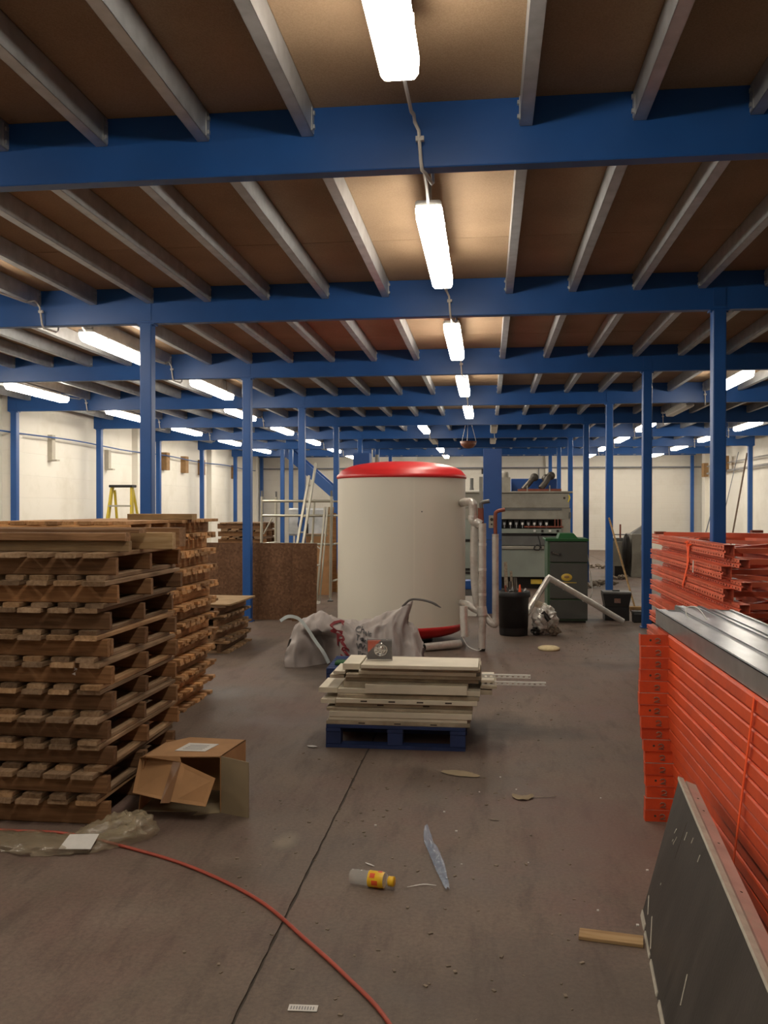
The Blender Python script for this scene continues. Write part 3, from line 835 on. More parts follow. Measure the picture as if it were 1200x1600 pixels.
# front stack: right-hand bearer ends at x ~ -1.88, front bearer at y ~ 4.30
dx = [-0.015, -0.005, 0.005, 0.000, -0.010, 0.005, -0.010, -0.015, 0.030, 0.015]
for i in range(10):
    pos = 'bottom pallet, standing on the floor, ' if i == 0 else 'topmost pallet ' if i == 9 else 'pallet '
    lab = {0: 'brown wooden pallet at the very bottom of the front left stack', 9: 'brown wooden pallet at the top of the front left stack under the loose timbers'}.get(
        i, 'brown wooden pallet, %s up from the floor in the front left stack' % ordinal(i + 1))
    pallet((-1.885 - 0.61 + dx[i], 4.755 + R1.uniform(-.02, .02), 0.1372 * i), R1.uniform(-.012, .012), lab, 'pallets of the front left stack', rnd=R1, side_in=0.022, over=0.035, feet=(i > 0))
# stack behind it, boards pointing right; two stacks in depth
for s, (yc, xr, nn, nm) in enumerate([(5.98, -2.30, 10, 'middle left stack behind the front one'), (7.02, -2.33, 11, 'orange-brown left stack')]):
    for i in range(nn):
        lab = ('warm wooden pallet at the bottom of the %s' if i == 0 else 'warm wooden pallet on top of the %s' if i == nn - 1
               else 'warm wooden pallet, ' + ordinal(i + 1) + ' up in the %s') % nm
        sh = R1.uniform(-.03, .03)
        pallet((xr - 0.50 + sh, yc + R1.uniform(-.015, .015), 0.1372 * i), PI / 2 + R1.uniform(-.015, .015), lab, 'pallets of the ' + nm,
               mat='pallet2', L=0.96, D=0.80, over=0.085, ntop=8, nbot=8, side_in=0.02, full=False, rnd=R1)
pallet((-2.84, 6.02, 1.374), 0.01, 'lone orange-brown pallet lying crosswise on top of the middle left stack', 'pallets lying on the left stacks', mat='pallet2',
       L=0.95, D=0.80, ntop=8, nbot=7, full=False, rnd=R1, side_in=0.0, over=0.0)
# low stack
for i in range(4):
    pallet((-3.33 + R1.uniform(-.04, .05), 9.95 + R1.uniform(-.03, .03), 0.133 * i), PI / 2 + R1.uniform(-.05, .05) - 0.02,
           ['dark wooden pallet at the bottom of the low stack by the brown boards', 'dark wooden pallet, second up in the low stack by the brown boards',
            'dark wooden pallet, third up in the low stack by the brown boards', 'dark wooden pallet, uppermost in the low stack under the flat sheet'][i],
           'pallets of the low stack', mat='pallet', L=1.15, D=0.85, H=0.132, over=0.07, ntop=8, nbot=8, full=False, rnd=R1)
tag(MB().box(-0.62, 0.55, -0.52, 0.45, 0, 0.018, ch=0.004).build('board_sheet', M['timber'], None, (-3.33, 9.95, 0.5325), (0, 0, -0.03)),
    'flat pale board lying on top of the low pallet stack', 'board')
# far stack, beyond the brown boards
for i in range(9):
    pallet((-4.72 + R1.uniform(-.03, .03), 17.1 + R1.uniform(-.02, .02), 0.147 * i), R1.uniform(-.02, .02),
           ('greyish wooden pallet at the bottom of the far left stack' if i == 0 else 'greyish wooden pallet on top of the far left stack' if i == 8
            else 'greyish wooden pallet, %s up in the far left stack' % ordinal(i + 1)), 'pallets of the far left stack', mat='pallet', L=0.95, D=0.9, H=0.145,
           ntop=5, nbot=4, full=False, rnd=R1)

# loose timbers on the front stack
zt = 1.373
def timber(cx, cy, z, L, w, h, rz, mat, label):
    o = MB(); o.box(-L / 2, L / 2, -w / 2, w / 2, 0, h, ch=0.003)
    return tag(o.build('timber', M[mat], None, (cx, cy, z), (0, 0, rz)), label, 'timber', 'loose timbers on the front left stack')
t = thing('edge_timber', 'long two-tone timber on edge along the front of the front left stack', 'timber', (-2.46, 4.42, zt), 0.01, 'loose timbers on the front left stack')
MB().box(-0.60, 0.615, -0.02, 0.02, 0, 0.056, ch=0.003).build('lower_plank', M['timber'], t)
MB().box(-0.61, 0.605, -0.045, 0.030, 0.056, 0.098, ch=0.004).build('upper_plank', M['pallet'], t)
timber(-2.05, 4.72, zt, 0.66, 0.06, 0.092, 0.03, 'timber', 'short yellow timber block behind the two-tone timber')
timber(-2.50, 4.62, zt + 0.098, 1.3, 0.10, 0.022, -0.02, 'pallet', 'thin grey plank lying across the loose timbers').location.z = zt + 0.092
timber(-2.45, 5.08, zt, 1.30, 0.12, 0.110, 0.02, 'pallet', 'grey weathered timber at the rear of the front left stack')
timber(-2.55, 6.75, 0.1372 * 11, 0.52, 0.13, 0.045, 0.02, 'timber', 'short pale timber offcut on top of the orange-brown stack')

# white scrap of film caught in the stack
m = MB(); R = random.Random(2)
for k in range(5):
    c = Vector((R.uniform(-.012, .012), 0, R.uniform(-.014, .014)))
    m.add([c + Vector((R.uniform(-.012, .012), R.uniform(-.01, .004), R.uniform(-.014, .014))) for _ in range(4)], [(0, 1, 2), (0, 2, 3), (0, 3, 1), (1, 3, 2)])
tag(m.build('paper_scrap', M['paper'], None, (-2.075, 4.272, 0.775)), 'small white scrap caught between pallets of the front left stack', 'scrap')

# ------------------------------------------------------------------ brown boards standing behind the stacks
t = thing('osb_sheet', 'large brown strand board standing upright left of the tank', 'board', (-3.6, 12.44, 0), (-0.03, 0, 0), 'brown strand boards standing upright')
MB().box(-0.95, 0.83, -0.011, 0.011, 0.0, 1.10).build('sheet', M['osb'], t)
t = thing('osb_sheet', 'narrower brown strand board overlapping the large one, nearest the tank', 'board', (-2.60, 12.36, 0), (-0.03, 0.015, 0.35), 'brown strand boards standing upright')
MB().box(-0.16, 0.19, -0.011, 0.011, 0.0, 1.10).build('sheet', M['osb'], t)
t = thing('timber_trestle', 'low timber trestle the brown boards lean on', 'trestle', (-3.4, 12.82, 0))
for x in (-0.6, 0.75):
    MB().box(x - 0.03, x + 0.03, -0.27, -0.21, 0, 0.95).build('leg', M['timber'], t)
    MB().box(x - 0.03, x + 0.03, 0.21, 0.27, 0, 0.95).build('leg', M['timber'], t)
    MB().box(x - 0.03, x + 0.03, -0.21, 0.21, 0.45, 0.50).build('stretcher', M['timber'], t)
MB().box(-0.7, 0.85, -0.27, 0.27, 0.95, 0.99).build('top', M['timber'], t)

# ------------------------------------------------------------------ tank
t = thing('storage_tank', 'large cream cylindrical tank with red domed top and red base', 'tank', (-1.04, 10.72, 0))
R = 0.772
MB().lathe([(R, 0.228), (R + 0.001, 0.25), (R, 1.955)], 96).build('jacket', M['tank'], t)
cap = [(R - 0.005, 1.950), (R + 0.012, 1.952), (R + 0.014, 1.975), (R + 0.004, 1.995)]
for i in range(1, 15):
    a = PI / 2 * i / 14
    cap.append(((R - 0.012) * math.cos(a) ** 0.8 if i < 14 else 0.0, 1.995 + 0.165 * math.sin(a)))
MB().lathe(cap, 96).build('top_cap', M['red'], t)
bot = [(R - 0.003, 0.242), (R + 0.010, 0.237), (R + 0.010, 0.205), (R - 0.02, 0.185)]
for i in range(1, 10):
    a = PI / 2 * i / 9
    bot.append(((R - 0.02) * math.cos(a) ** 0.9 if i < 9 else 0.0, 0.185 - 0.145 * math.sin(a)))
MB().lathe(list(reversed(bot)), 96).build('base_dish', M['red'], t)
MB().lathe([(0.30, 0.0), (0.38, 0.0), (0.38, 0.075), (0.30, 0.075), (0.30, 0.0)], 48).build('foot_ring', M['oily'], t)
MB().tube([(0.3, -R + 0.068, 1.56), (0.3, -R + 0.058, 1.56)], 0.008, 8).build('plug', M['dgrey'], t)
# vertical seam strip of the jacket
MB().lathe([(R + 0.0035, 0.25), (R + 0.0035, 1.95)], 2, a0=-1.30, a1=-1.275).build('seam_strip', M['tank'], t)

# lagged pipework at the right of the tank
t = thing('pipework', 'lagged white and silver pipework standing at the right side of the tank', 'pipework', (-0.1, 10.05, 0))
def bent(pts, n=5): return smooth_path(pts, n)
MB().tube(bent([(-0.205, 0.44, 1.66), (-0.15, 0.10, 1.67), (-0.075, -0.02, 1.66), (-0.065, -0.03, 1.60), (-0.065, -0.03, 1.50)]), 0.047, 12).build('inlet_elbow', M['lag'], t)
MB().tube(bent([(-0.065, -0.03, 1.52), (-0.06, -0.03, 1.46), (0.0, -0.03, 1.435), (0.02, -0.03, 1.42)]), 0.055, 12).build('foil_joint', M['foil'], t)
MB().tube(bent([(-0.045, 0.02, 1.44), (-0.055, 0.02, 1.1), (-0.045, 0.02, 0.75), (-0.01, 0.02, 0.47)]), 0.046, 12).build('lagged_pipe', M['lag'], t)
MB().tube([(0.04, -0.06, 1.43), (0.042, -0.06, 0.62), (0.038, -0.06, 0.03)], [0.044, 0.044, 0.043], 12).build('lagged_pipe', M['lag'], t)
MB().tube([(0.038, -0.06, 0.04), (0.037, -0.06, 0.0)], 0.036, 12).build('pipe_end', M['oily'], t)
MB().tube(bent([(0.035, -0.01, 1.42), (0.03, -0.01, 1.60), (0.035, -0.01, 1.66), (0.12, -0.01, 1.68)]), 0.022, 8).build('grey_spout', M['mgrey'], t)
MB().box(-0.01, 0.055, -0.06, 0.02, 1.43, 1.60, ch=0.01).build('valve_body', M['rust'], t)
MB().tube([(0.185, -0.04, 1.31), (0.187, -0.04, 0.34)], 0.038, 12).build('lagged_pipe', M['lag'], t)
MB().tube(bent([(0.187, -0.04, 0.36), (0.185, -0.04, 0.30), (0.13, -0.04, 0.32), (0.04, 0.0, 0.42), (-0.05, 0.02, 0.46), (-0.12, 0.08, 0.50), (-0.20, 0.30, 0.50)]), 0.040, 12).build('lagged_elbow', M['lag'], t)
MB().tube(bent([(0.185, -0.04, 1.30), (0.185, -0.04, 1.50), (0.20, -0.04, 1.56), (0.29, -0.04, 1.585)]), 0.021, 8).build('copper_tail', M['rust'], t)
MB().tube(bent([(-0.17, -0.05, 0.50), (-0.165, -0.06, 0.35), (-0.155, -0.08, 0.16)]), 0.047, 12).build('drain_pipe', M['foil'], t)
for z in (0.9, 1.18, 0.62):
    MB().tube([(0.041, -0.06, z), (0.041, -0.06, z + 0.03)], 0.0465, 12).build('foil_band', M['foil'], t)
MB().tube([(0.03, -0.06, 0.50), (0.045, -0.06, 0.40)], 0.056, 10).build('foil_band', M['foil'], t)
MB().tube(bent([(-0.19, -0.07, 0.17), (-0.12, -0.1, 0.06), (-0.02, -0.14, 0.02), (0.03, -0.13, 0.03)]), 0.006, 5).build('loose_wire', M['white'], t)
t = thing('foil_tube', 'silver foil-wrapped tube lying on the floor in front of the tank', 'foil tube', (-0.50, 10.0, 0))
MB().tube([(-0.20, -0.13, 0.048), (0.0, 0.0, 0.052), (0.19, 0.12, 0.06)], [0.045, 0.047, 0.047], 14).build('wrap', M['foil'], t)
MB().tube([(-0.215, -0.14, 0.048), (-0.20, -0.13, 0.048)], 0.036, 12).build('open_end', M['oily'], t)

# ------------------------------------------------------------------ blue pallet and cream boards
def small_pallet(loc, rz, label, group, mat, L, D, H):
    t = thing('blue_pallet', label, 'pallet', loc, rz, group)
    bw = 0.10
    for yi, y in enumerate((-D / 2 + 0.05, 0, D / 2 - 0.05)):
        MB().box(-L / 2, L / 2, y - 0.05, y + 0.05, 0, 0.022).build('base_board', M[mat], t)
        for x in (-L / 2 + bw / 2, 0, L / 2 - bw / 2):
            MB().box(x - bw / 2, x + bw / 2, y - 0.045, y + 0.045, 0.022, H - 0.044, ch=0.004).build('block', M[mat], t)
    for x in (-L / 2 + bw / 2, 0, L / 2 - bw / 2):
        MB().box(x - bw / 2, x + bw / 2, -D / 2, D / 2, H - 0.044, H - 0.022).build('stringer_board', M[mat], t)
    n = 7
    for i in range(n):
        y = -D / 2 + (D / n) * (i + 0.5)
        MB().box(-L / 2, L / 2, y - D / n * 0.42, y + D / n * 0.42, H - 0.022, H, ch=0.002).build('deck_board', M[mat], t)
    return t
small_pallet((-0.61, 6.32, 0), 0.0, 'dark blue wooden pallet under the pile of cream boards', 'dark blue pallets', 'pblue', 0.93, 0.95, 0.152)
small_pallet((-1.02, 8.32, 0), 0.03, 'dark blue wooden pallet behind, half hidden beneath the grey sack', 'dark blue pallets', 'pblue', 0.90, 0.70, 0.14)

boards = [  # x0, x1, z thickness, y front, depth, material, slots
    (-1.075, -0.115, .020, 5.86, .86, 'cream2', 3), (-1.060, -0.135, .018, 5.87, .84, 'cream', 0), (-1.055, -0.105, .030, 5.86, .82, 'cream', 0),
    (-1.075, -0.100, .016, 5.88, .80, 'cream2', 0), (-1.020, -0.100, .024, 5.92, .78, 'cream2', 2), (-1.010, -0.070, .024, 5.86, .80, 'cream', 4),
    (-1.000, -0.055, .020, 5.89, .76, 'cream2', 0), (-1.000, -0.050, .026, 5.92, .74, 'cream', 0), (-0.97, -0.13, .030, 5.99, .66, 'cream2', 0),
    (-0.96, -0.06, .022, 6.02, .62, 'cream2', 0), (-0.95, -0.045, .020, 5.96, .60, 'cream2', 0), (-0.86, -0.075, .020, 5.93, .5, 'cream', 0), (-0.85, -0.050, .018, 5.94, .45, 'cream2', 0),
]
z = 0.152
boards = [(a, b, th * 1.326, 5.86 + (y - 5.86) * 0.55, d, m_, s_) for a, b, th, y, d, m_, s_ in boards]
BR = random.Random(5)
def cream_board(x0, x1, z0, th, y0, dep, mat, slots, label, rz=0.0):
    t = thing('cream_board', label, 'board', ((x0 + x1) / 2, y0 + dep / 2, z0), rz, 'cream boards piled on the blue pallet')
    hw = (x1 - x0) / 2
    MB().box(-hw, hw, -dep / 2, dep / 2, 0, th - 0.0006, ch=min(0.003, th * 0.2)).build('panel', M[mat], t)
    for s in range(slots):
        xx = -hw + 2 * hw * (s + 1) / (slots + 1)
        MB().box(xx - 0.022, xx + 0.022, -dep / 2 - 0.0012, -dep / 2 + 0.004, th * 0.35, th * 0.65).build('slot', M['slot'], t)
    return t
for i, (x0, x1, th, y0, dep, mt, sl) in enumerate(boards):
    lab = 'dusty cream board lying on the blue pallet, bottom of the pile' if i == 0 else '%s board in the pile on the blue pallet, %s layer from the bottom' % (
        'clean cream' if mt == 'cream' else 'dusty cream', ordinal(i + 1))
    cream_board(x0, x1, z, th, y0, dep, mt, sl, lab, BR.uniform(-.004, .004))
    z += th
cream_board(-0.835, -0.062, z, .026, 5.84, .34, 'cream', 0, 'widest clean white board on top of the pile, carrying the clear case', 0.0)
ztop = z + 0.026
# short boards showing in front, sunk back between the wide ones, left and right tabs
cream_board(-0.81, -0.135, 0.152 + 0.215, .060, 5.845, 0.03, 'cream', 0, 'short cream board standing on edge against the front of the pile')
b0 = bpy.context.scene.objects
sidebits = [(-1.145, -1.012, 0.345, .034, 5.95, .35, 'cream'), (-1.12, -1.022, 0.282, .028, 5.90, .35, 'cream'), (-1.07, -0.972, 0.440, .024, 5.97, .35, 'cream'),
            (-1.04, -0.958, 0.478, .018, 5.93, .30, 'cream'), (-0.98, -0.862, 0.503, .040, 5.96, .36, 'cream'), (-0.043, 0.045, 0.435, .016, 5.96, .3, 'cream'),
            (-0.048, 0.06, 0.400, .018, 5.93, .3, 'cream2'), (-0.048, 0.03, 0.36, .03, 5.93, .3, 'cream2')]
side_lab = ['lowest-left but one cream offcut jutting from the left of the pile', 'lowest cream offcut jutting from the left of the pile', 'middle cream offcut jutting from the left side of the pile',
            'thin cream offcut jutting out below the upper left block', 'thick cream block at the upper left of the pile', 'cream offcut jutting from the right side under the punched strips',
            'dusty strip end jutting from the right of the pile', 'lowest dusty offcut jutting from the right of the pile']
for s, lb in zip(sidebits, side_lab):
    tag(MB().box(s[0], s[1], s[4], s[4] + s[5], s[2], s[2] + s[3], ch=0.003).build('board_offcut', M[s[6]]), lb, 'board', 'offcuts jutting from the cream pile')
# punched strips
def punched(x0, x1, y, z, label):
    m = MB(); w = 0.022; p = 0.036; h = 0.016
    x = x0
    m.box(x0, x1, y, y + 0.003, z, z + 0.006); m.box(x0, x1, y, y + 0.003, z + w - 0.006, z + w)
    while x < x1:
        m.box(x, min(x + p - h, x1), y, y + 0.003, z + 0.006, z + w - 0.006); x += p
    m.box(x0, x1, y, y + 0.016, z + w, z + w + 0.002)
    return tag(m.build('punched_strip', M['white']), label, 'metal strip', 'punched strips sticking out of the cream pile')
punched(-0.04, 0.285, 5.99, 0.462, 'upper white punched strip sticking out right of the cream pile')
punched(-0.04, 0.385, 5.97, 0.4185, 'lower, longer white punched strip sticking out right of the cream pile')

# clear case with a chrome part, on the top board
t = thing('display_case', 'small clear case with a chrome disc and red card on the cream boards', 'case', (-0.735, 6.03, ztop), (0.22, 0, 0.05))
MB().box(-0.085, 0.085, 0.012, 0.016, 0.0, 0.145).build('backing_card', M['dgrey'], t)
MB().add([(-0.08, 0.010, 0.14), (-0.08, 0.010, 0.05), (0.01, 0.010, 0.14), (-0.08, 0.0115, 0.14), (-0.08, 0.0115, 0.05), (0.01, 0.0115, 0.14)],
         [(0, 1, 2), (5, 4, 3), (0, 2, 5, 3), (0, 3, 4, 1), (1, 4, 5, 2)]).build('red_card', M['bred'], t)
Rx = Matrix.Rotation(PI / 2, 4, 'X')
MB().lathe([(0.0, 0.012), (0.018, 0.012), (0.020, 0.004), (0.036, 0.004), (0.040, 0.014), (0.046, 0.014), (0.048, 0.0)], 28, mat=Matrix.Translation((0.008, 0.008, 0.075)) @ Rx).build('chrome_disc', M['chrome'], t)
for k in range(5):
    a = k * 2 * PI / 5
    MB().bar((0.008, -0.006, 0.075), (0.008 + 0.038 * math.cos(a), -0.006, 0.075 + 0.038 * math.sin(a)), 0.007, 0.006, up=(0, 1, 0)).build('spoke', M['chrome'], t)
m = MB()
for x0, x1, z0, z1 in ((-0.09, -0.084, 0, 0.15), (0.084, 0.09, 0, 0.15), (-0.09, 0.09, 0, 0.006), (-0.09, 0.09, 0.144, 0.15)):
    m.box(x0, x1, -0.02, 0.02, z0, z1)
m.box(-0.09, 0.09, -0.0215, -0.02, 0, 0.15)
m.build('clear_cover', M['caseclear'], t)

# ------------------------------------------------------------------ grey sack
def lerp_tab(tab, x):
    if x <= tab[0][0]: return tab[0][1]
    for (a, va), (b, vb) in zip(tab, tab[1:]):
        if x <= b:
            f = (x - a) / (b - a); f = f * f * (3 - 2 * f)
            return va + (vb - va) * f
    return tab[-1][1]
SX0, SX1 = -2.02, -0.66
top_tab = [(-2.02, 0.24), (-1.97, 0.36), (-1.90, 0.43), (-1.80, 0.48), (-1.72, 0.50), (-1.60, 0.46), (-1.45, 0.42), (-1.32, 0.40), (-1.18, 0.44), (-1.08, 0.50), (-0.98, 0.58), (-0.94, 0.63), (-0.875, 0.645), (-0.85, 0.45), (-0.83, 0.40), (-0.74, 0.34), (-0.66, 0.18)]
def sack_point(s, a):
    """s 0..1 left to right, a 0..1 from the front foot over the top to the back foot"""
    x = SX0 + (SX1 - SX0) * s
    h = lerp_tab(top_tab, x)
    peak = clamp01((x + 1.15) / 0.35)
    dep = 0.30 - 0.16 * peak * clamp01((a - 0.0))
    ang = PI * a
    c, sn = math.cos(ang), math.sin(ang)
    z = h * (abs(sn) ** (0.75 + 0.25 * peak))
    # the peak is narrow: shape leans back as it rises
    squeeze = 1 - peak * 0.72 * clamp01(z / max(h, 1e-3) * 1.1 - 0.25)
    y = 9.02 - 0.30 * c * squeeze + 0.06 * peak
    # hollow mouth at the left
    mx = clamp01(1 - abs((x + 1.70 - 0.25 * (0.30 - z)) / 0.22)) * clamp01((0.36 - z) / 0.08) * (1 if c > 0 else 0)
    y += 0.32 * mx
    w = 0.040 * noise.noise((x * 4.1 + a * 3, a * 5.3, 1.2)) + 0.016 * noise.noise((x * 13 + a * 9, a * 11, 4.0)) + 0.008 * noise.noise((x * 30, a * 27, 2.0))
    ridge = 0.034 * (1 - abs(noise.noise((x * 6 + a * 5, a * 3 - x * 4, 8.0))) * 3)
    n = Vector((0.2, -c, sn)).normalized()
    k = math.sin(ang) ** 0.5 if 0 < a < 1 else 0
    p = Vector((x, y, max(z, 0.0))) + n * (w + ridge) * (0.35 + 0.65 * k)
    p.z = max(p.z, 0.002)
    if x > -1.15: p.x += 0.11 * clamp01((p.z - 0.40) / 0.25)
    if x < -1.5: p.x += 0.06 * noise.noise((z * 5, y * 4, 3))
    return p
m = MB(); NS, NA = 110, 60
vs = [sack_point(i / NS, j / NA) for i in range(NS + 1) for j in range(NA + 1)]
fs = []
for i in range(NS):
    for j in range(NA):
        a = i * (NA + 1) + j
        fs.append((a, a + NA + 1, a + NA + 2, a + 1))
fs.append(tuple(range(NA, -1, -1)))
fs.append(tuple(NS * (NA + 1) + j for j in range(NA + 1)))
m.add(vs, fs, True)
sack = thing('printed_sack', 'large crumpled grey printed sack heaped in front of the tank', 'sack')
m.build('cloth', M['sack'], sack)
def on_sack(me, x0, z0, lift=0.010):
    """lay flat lettering on the cloth: text x runs along the sack, text y up its front"""
    import bmesh
    g = bmesh.new(); g.from_mesh(me)
    bmesh.ops.triangulate(g, faces=g.faces)
    g.to_mesh(me); g.free()
    for v in me.vertices:
        x = x0 + v.co.x * 1.3; z = z0 + v.co.y - 0.25 * v.co.x
        s = (x - SX0) / (SX1 - SX0)
        h = lerp_tab(top_tab, x); pw = 0.75 + 0.25 * clamp01((x + 1.15) / 0.35)
        a = math.asin(min(0.98, max(0.02, z / h)) ** (1 / pw)) / PI
        p = sack_point(s, a); e = 0.004
        n = (sack_point(s + e, a) - p).cross(sack_point(s, a + e) - p); n.normalize()
        if n.y > 0: n = -n
        v.co = p + n * (lift + v.co.z)
    me.update()
for ch, x0, z0 in (('C', -1.585, 0.310), ('R', -1.515, 0.195), ('S', -1.45, 0.085)):
    me = text_mesh(ch, 0.145, M['dred'], 0.0015, 0.004)
    on_sack(me, x0, z0)
    put('printed_letter', me, sack, label='dark red printed letter ' + ch)
for k, line in enumerate(['Chelt', 'Tech', 'Web: C', 'Email']):
    me = text_mesh(line, 0.062, M['dgrey'], 0.0015, 0.001)
    on_sack(me, -1.33 + 0.015 * k, 0.330 - 0.068 * k)
    put('printed_line', me, sack, label='dark grey printed line of small text')
strip = smooth_path([(-2.06, 8.70, 0.47), (-1.98, 8.70, 0.515), (-1.88, 8.69, 0.50), (-1.80, 8.69, 0.42), (-1.72, 8.69, 0.30), (-1.63, 8.68, 0.18), (-1.57, 8.70, 0.06)], 8)
m = MB()
for a, b in zip(strip, strip[1:]):
    m.bar(a, b + (b - a) * 0.1, 0.020, 0.032, up=(0, 0.2, 1))
m.build('hem_strip', M['strip'], sack, label='pale blue hem strip around the mouth of the sack')
m = MB()
tail = smooth_path([(-0.86, 8.98, 0.60), (-0.78, 8.95, 0.67), (-0.68, 8.9, 0.68), (-0.56, 8.85, 0.66), (-0.46, 8.82, 0.61)], 6)
m.tube(tail, [0.012] * (len(tail) - 3) + [0.009, 0.007, 0.003], 6)
m.build('tie_tail', M['sackin'], sack, label='thin dark tie sticking out of the top of the sack')
# bits beside the sack
tag(MB().box(-0.13, 0.13, -0.08, 0.08, 0, 0.03, ch=0.008).build('green_folder', M['green'], None, (-1.28, 8.20, 0.14)), 'small green packet lying on the hidden blue pallet', 'packet')
m = MB(); R = random.Random(9)
for k in range(16):
    c = Vector((R.uniform(-.07, .07), R.uniform(-.04, .04), 0.012 + R.uniform(0, .03)))
    m.add([c + Vector((R.uniform(-.03, .03), R.uniform(-.03, .03), R.uniform(-.012, .02))) for _ in range(4)], [(0, 1, 2), (0, 2, 3), (0, 3, 1), (1, 3, 2)])
tag(m.build('blue_bag', paint('blue_polythene', (0.04, 0.14, 0.42), 0.3), None, (-0.55, 9.2, 0.0)), 'crumpled blue plastic scrap at the right foot of the sack', 'plastic scrap')

# ------------------------------------------------------------------ cardboard box by the front stack
t = thing('cardboard_box', 'open brown cardboard box on its side by the front left stack', 'cardboard box', (-1.62, 4.52, 0))
H = 0.297
def sheet(pts, th, mat, name, label=None):
    """thin board from a polygon, given real thickness along its normal"""
    P = [Vector(p) for p in pts]
    n = (P[1] - P[0]).cross(P[2] - P[0]).normalized() * th
    k = len(P)
    vs = P + [p - n for p in P]
    fs = [tuple(range(k)), tuple(range(2 * k - 1, k - 1, -1))] + [(i, i + k, (i + 1) % k + k, (i + 1) % k) for i in range(k)]
    return MB().add(vs, fs).build(name, M[mat], t, label=label)
sheet([(-0.16, -0.05, H), (0.23, 0.0, H), (0.27, 0.34, H), (-0.06, 0.36, H), (-0.16, 0.22, H)], 0.005, 'card', 'top_panel')
sheet([(0.23, 0.0, 0.0), (0.27, 0.34, 0.0), (0.27, 0.34, H), (0.23, 0.0, H)], 0.005, 'card', 'side_panel')
sheet([(-0.20, 0.36, 0.0), (-0.20, 0.36, H - .02), (0.27, 0.34, H), (0.27, 0.34, 0.0)], 0.005, 'card', 'back_panel')
sheet([(-0.20, -0.03, 0.006), (0.23, 0.0, 0.006), (0.27, 0.34, 0.006), (-0.20, 0.36, 0.006)], 0.005, 'card2', 'bottom_panel')
sheet([(-0.21, -0.03, 0.0), (-0.18, -0.03, H - .03), (-0.20, 0.35, H - .03), (-0.22, 0.36, 0.0)], 0.005, 'card', 'side_panel')
sheet([(0.232, 0.0, 0.0), (0.395, -0.06, 0.0), (0.395, -0.06, H - 0.01), (0.232, 0.0, H)], 0.005, 'card2', 'open_flap', 'grey-brown inside of the side flap, standing open')
fl = [(-0.225, 0.03, 0.265), (-0.195, -0.14, 0.135), (0.20, -0.16, 0.085), (0.235, -0.11, 0.215), (0.06, -0.02, 0.275)]
sheet([fl[0], fl[1], (0.02, -0.165, 0.105), (0.03, -0.045, 0.272)], 0.005, 'card', 'hanging_flap')
sheet([(0.03, -0.045, 0.272), (0.02, -0.165, 0.105), fl[2], fl[3]], 0.005, 'card', 'hanging_flap')
sheet([(-0.16, -0.05, H), (-0.225, 0.03, 0.265), (0.03, -0.045, 0.272), (0.02, -0.04, H)], 0.005, 'card', 'crease_panel')
sheet([(-0.16, -0.05, H), (-0.16, 0.22, H), (-0.225, 0.03, 0.265)], 0.005, 'card', 'crease_panel')
sheet([(0.10, -0.06, 0.004), (0.225, -0.01, 0.004), (0.20, 0.10, 0.02), (0.14, 0.08, 0.02)], 0.003, 'card2', 'bottom_flap')
sheet([(-0.045, 0.07, H + 0.003), (0.12, 0.075, H + 0.003), (0.15, 0.225, H + 0.003), (-0.02, 0.23, H + 0.003)], 0.002, 'paper', 'address_label', 'white printed delivery label on the box')
for k in range(4):
    y = 0.10 + 0.027 * k
    sheet([(-0.012 + .004 * k, y, H + 0.0036), (0.095 + .004 * k, y, H + 0.0036), (0.097 + .004 * k, y + .008, H + 0.0036), (-0.010 + .004 * k, y + .008, H + 0.0036)], 0.0005, 'ink', 'print_line')
sheet([(-0.035, -0.185 + 0.012, 0.098), (0.015, -0.170, 0.100), (0.030, -0.051, 0.270), (-0.015, -0.038, 0.276)], 0.001, 'tape', 'tape_strip')

# ------------------------------------------------------------------ clear wrapping film on the floor, bottom left
path = smooth_path([(-2.50, 4.02, 0), (-2.25, 3.99, 0), (-2.02, 3.97, 0), (-1.88, 3.99, 0), (-1.76, 4.05, 0), (-1.68, 4.13, 0), (-1.69, 4.19, 0), (-1.80, 4.15, 0), (-1.93, 4.11, 0), (-2.0, 4.08, 0)], 9)
m = MB(); n = 18; rings = []
for i, p in enumerate(path):
    f = i / (len(path) - 1)
    wd = 0.085 + 0.03 * math.sin(f * 9) ; ht = 0.045 + 0.05 * max(0, math.sin((f - 0.35) * 4.2))
    if f > 0.8: wd *= (1 - (f - 0.8) * 3.6); ht *= (1 - (f - 0.8) * 4)
    if f < 0.1: wd *= 0.8
    tdir = (path[min(i + 1, len(path) - 1)] - path[max(i - 1, 0)]).normalized()
    sd = Vector((-tdir.y, tdir.x, 0))
    ring = []
    for k in range(n + 1):
        a = PI * k / n
        r = 1 + 0.35 * noise.noise((p.x * 14, p.y * 14, k * 0.7)) + 0.25 * noise.noise((i * 0.9, k * 1.6, 3))
        q = p + sd * (wd * math.cos(a) * r) + Vector((0, 0, max(0.003, ht * math.sin(a) * r)))
        ring.append(q)
    rings.append(ring)
vs = [q for r_ in rings for q in r_]; fs = []
for i in range(len(rings) - 1):
    for k in range(n):
        a = i * (n + 1) + k
        fs.append((a, a + n + 1, a + n + 2, a + 1))
m.add(vs, fs, True)
film = thing('wrapping_film', 'crumpled clear wrapping film on the floor before the front left stack', 'plastic film')
m.build('film', M['film'], film)
m2 = MB()
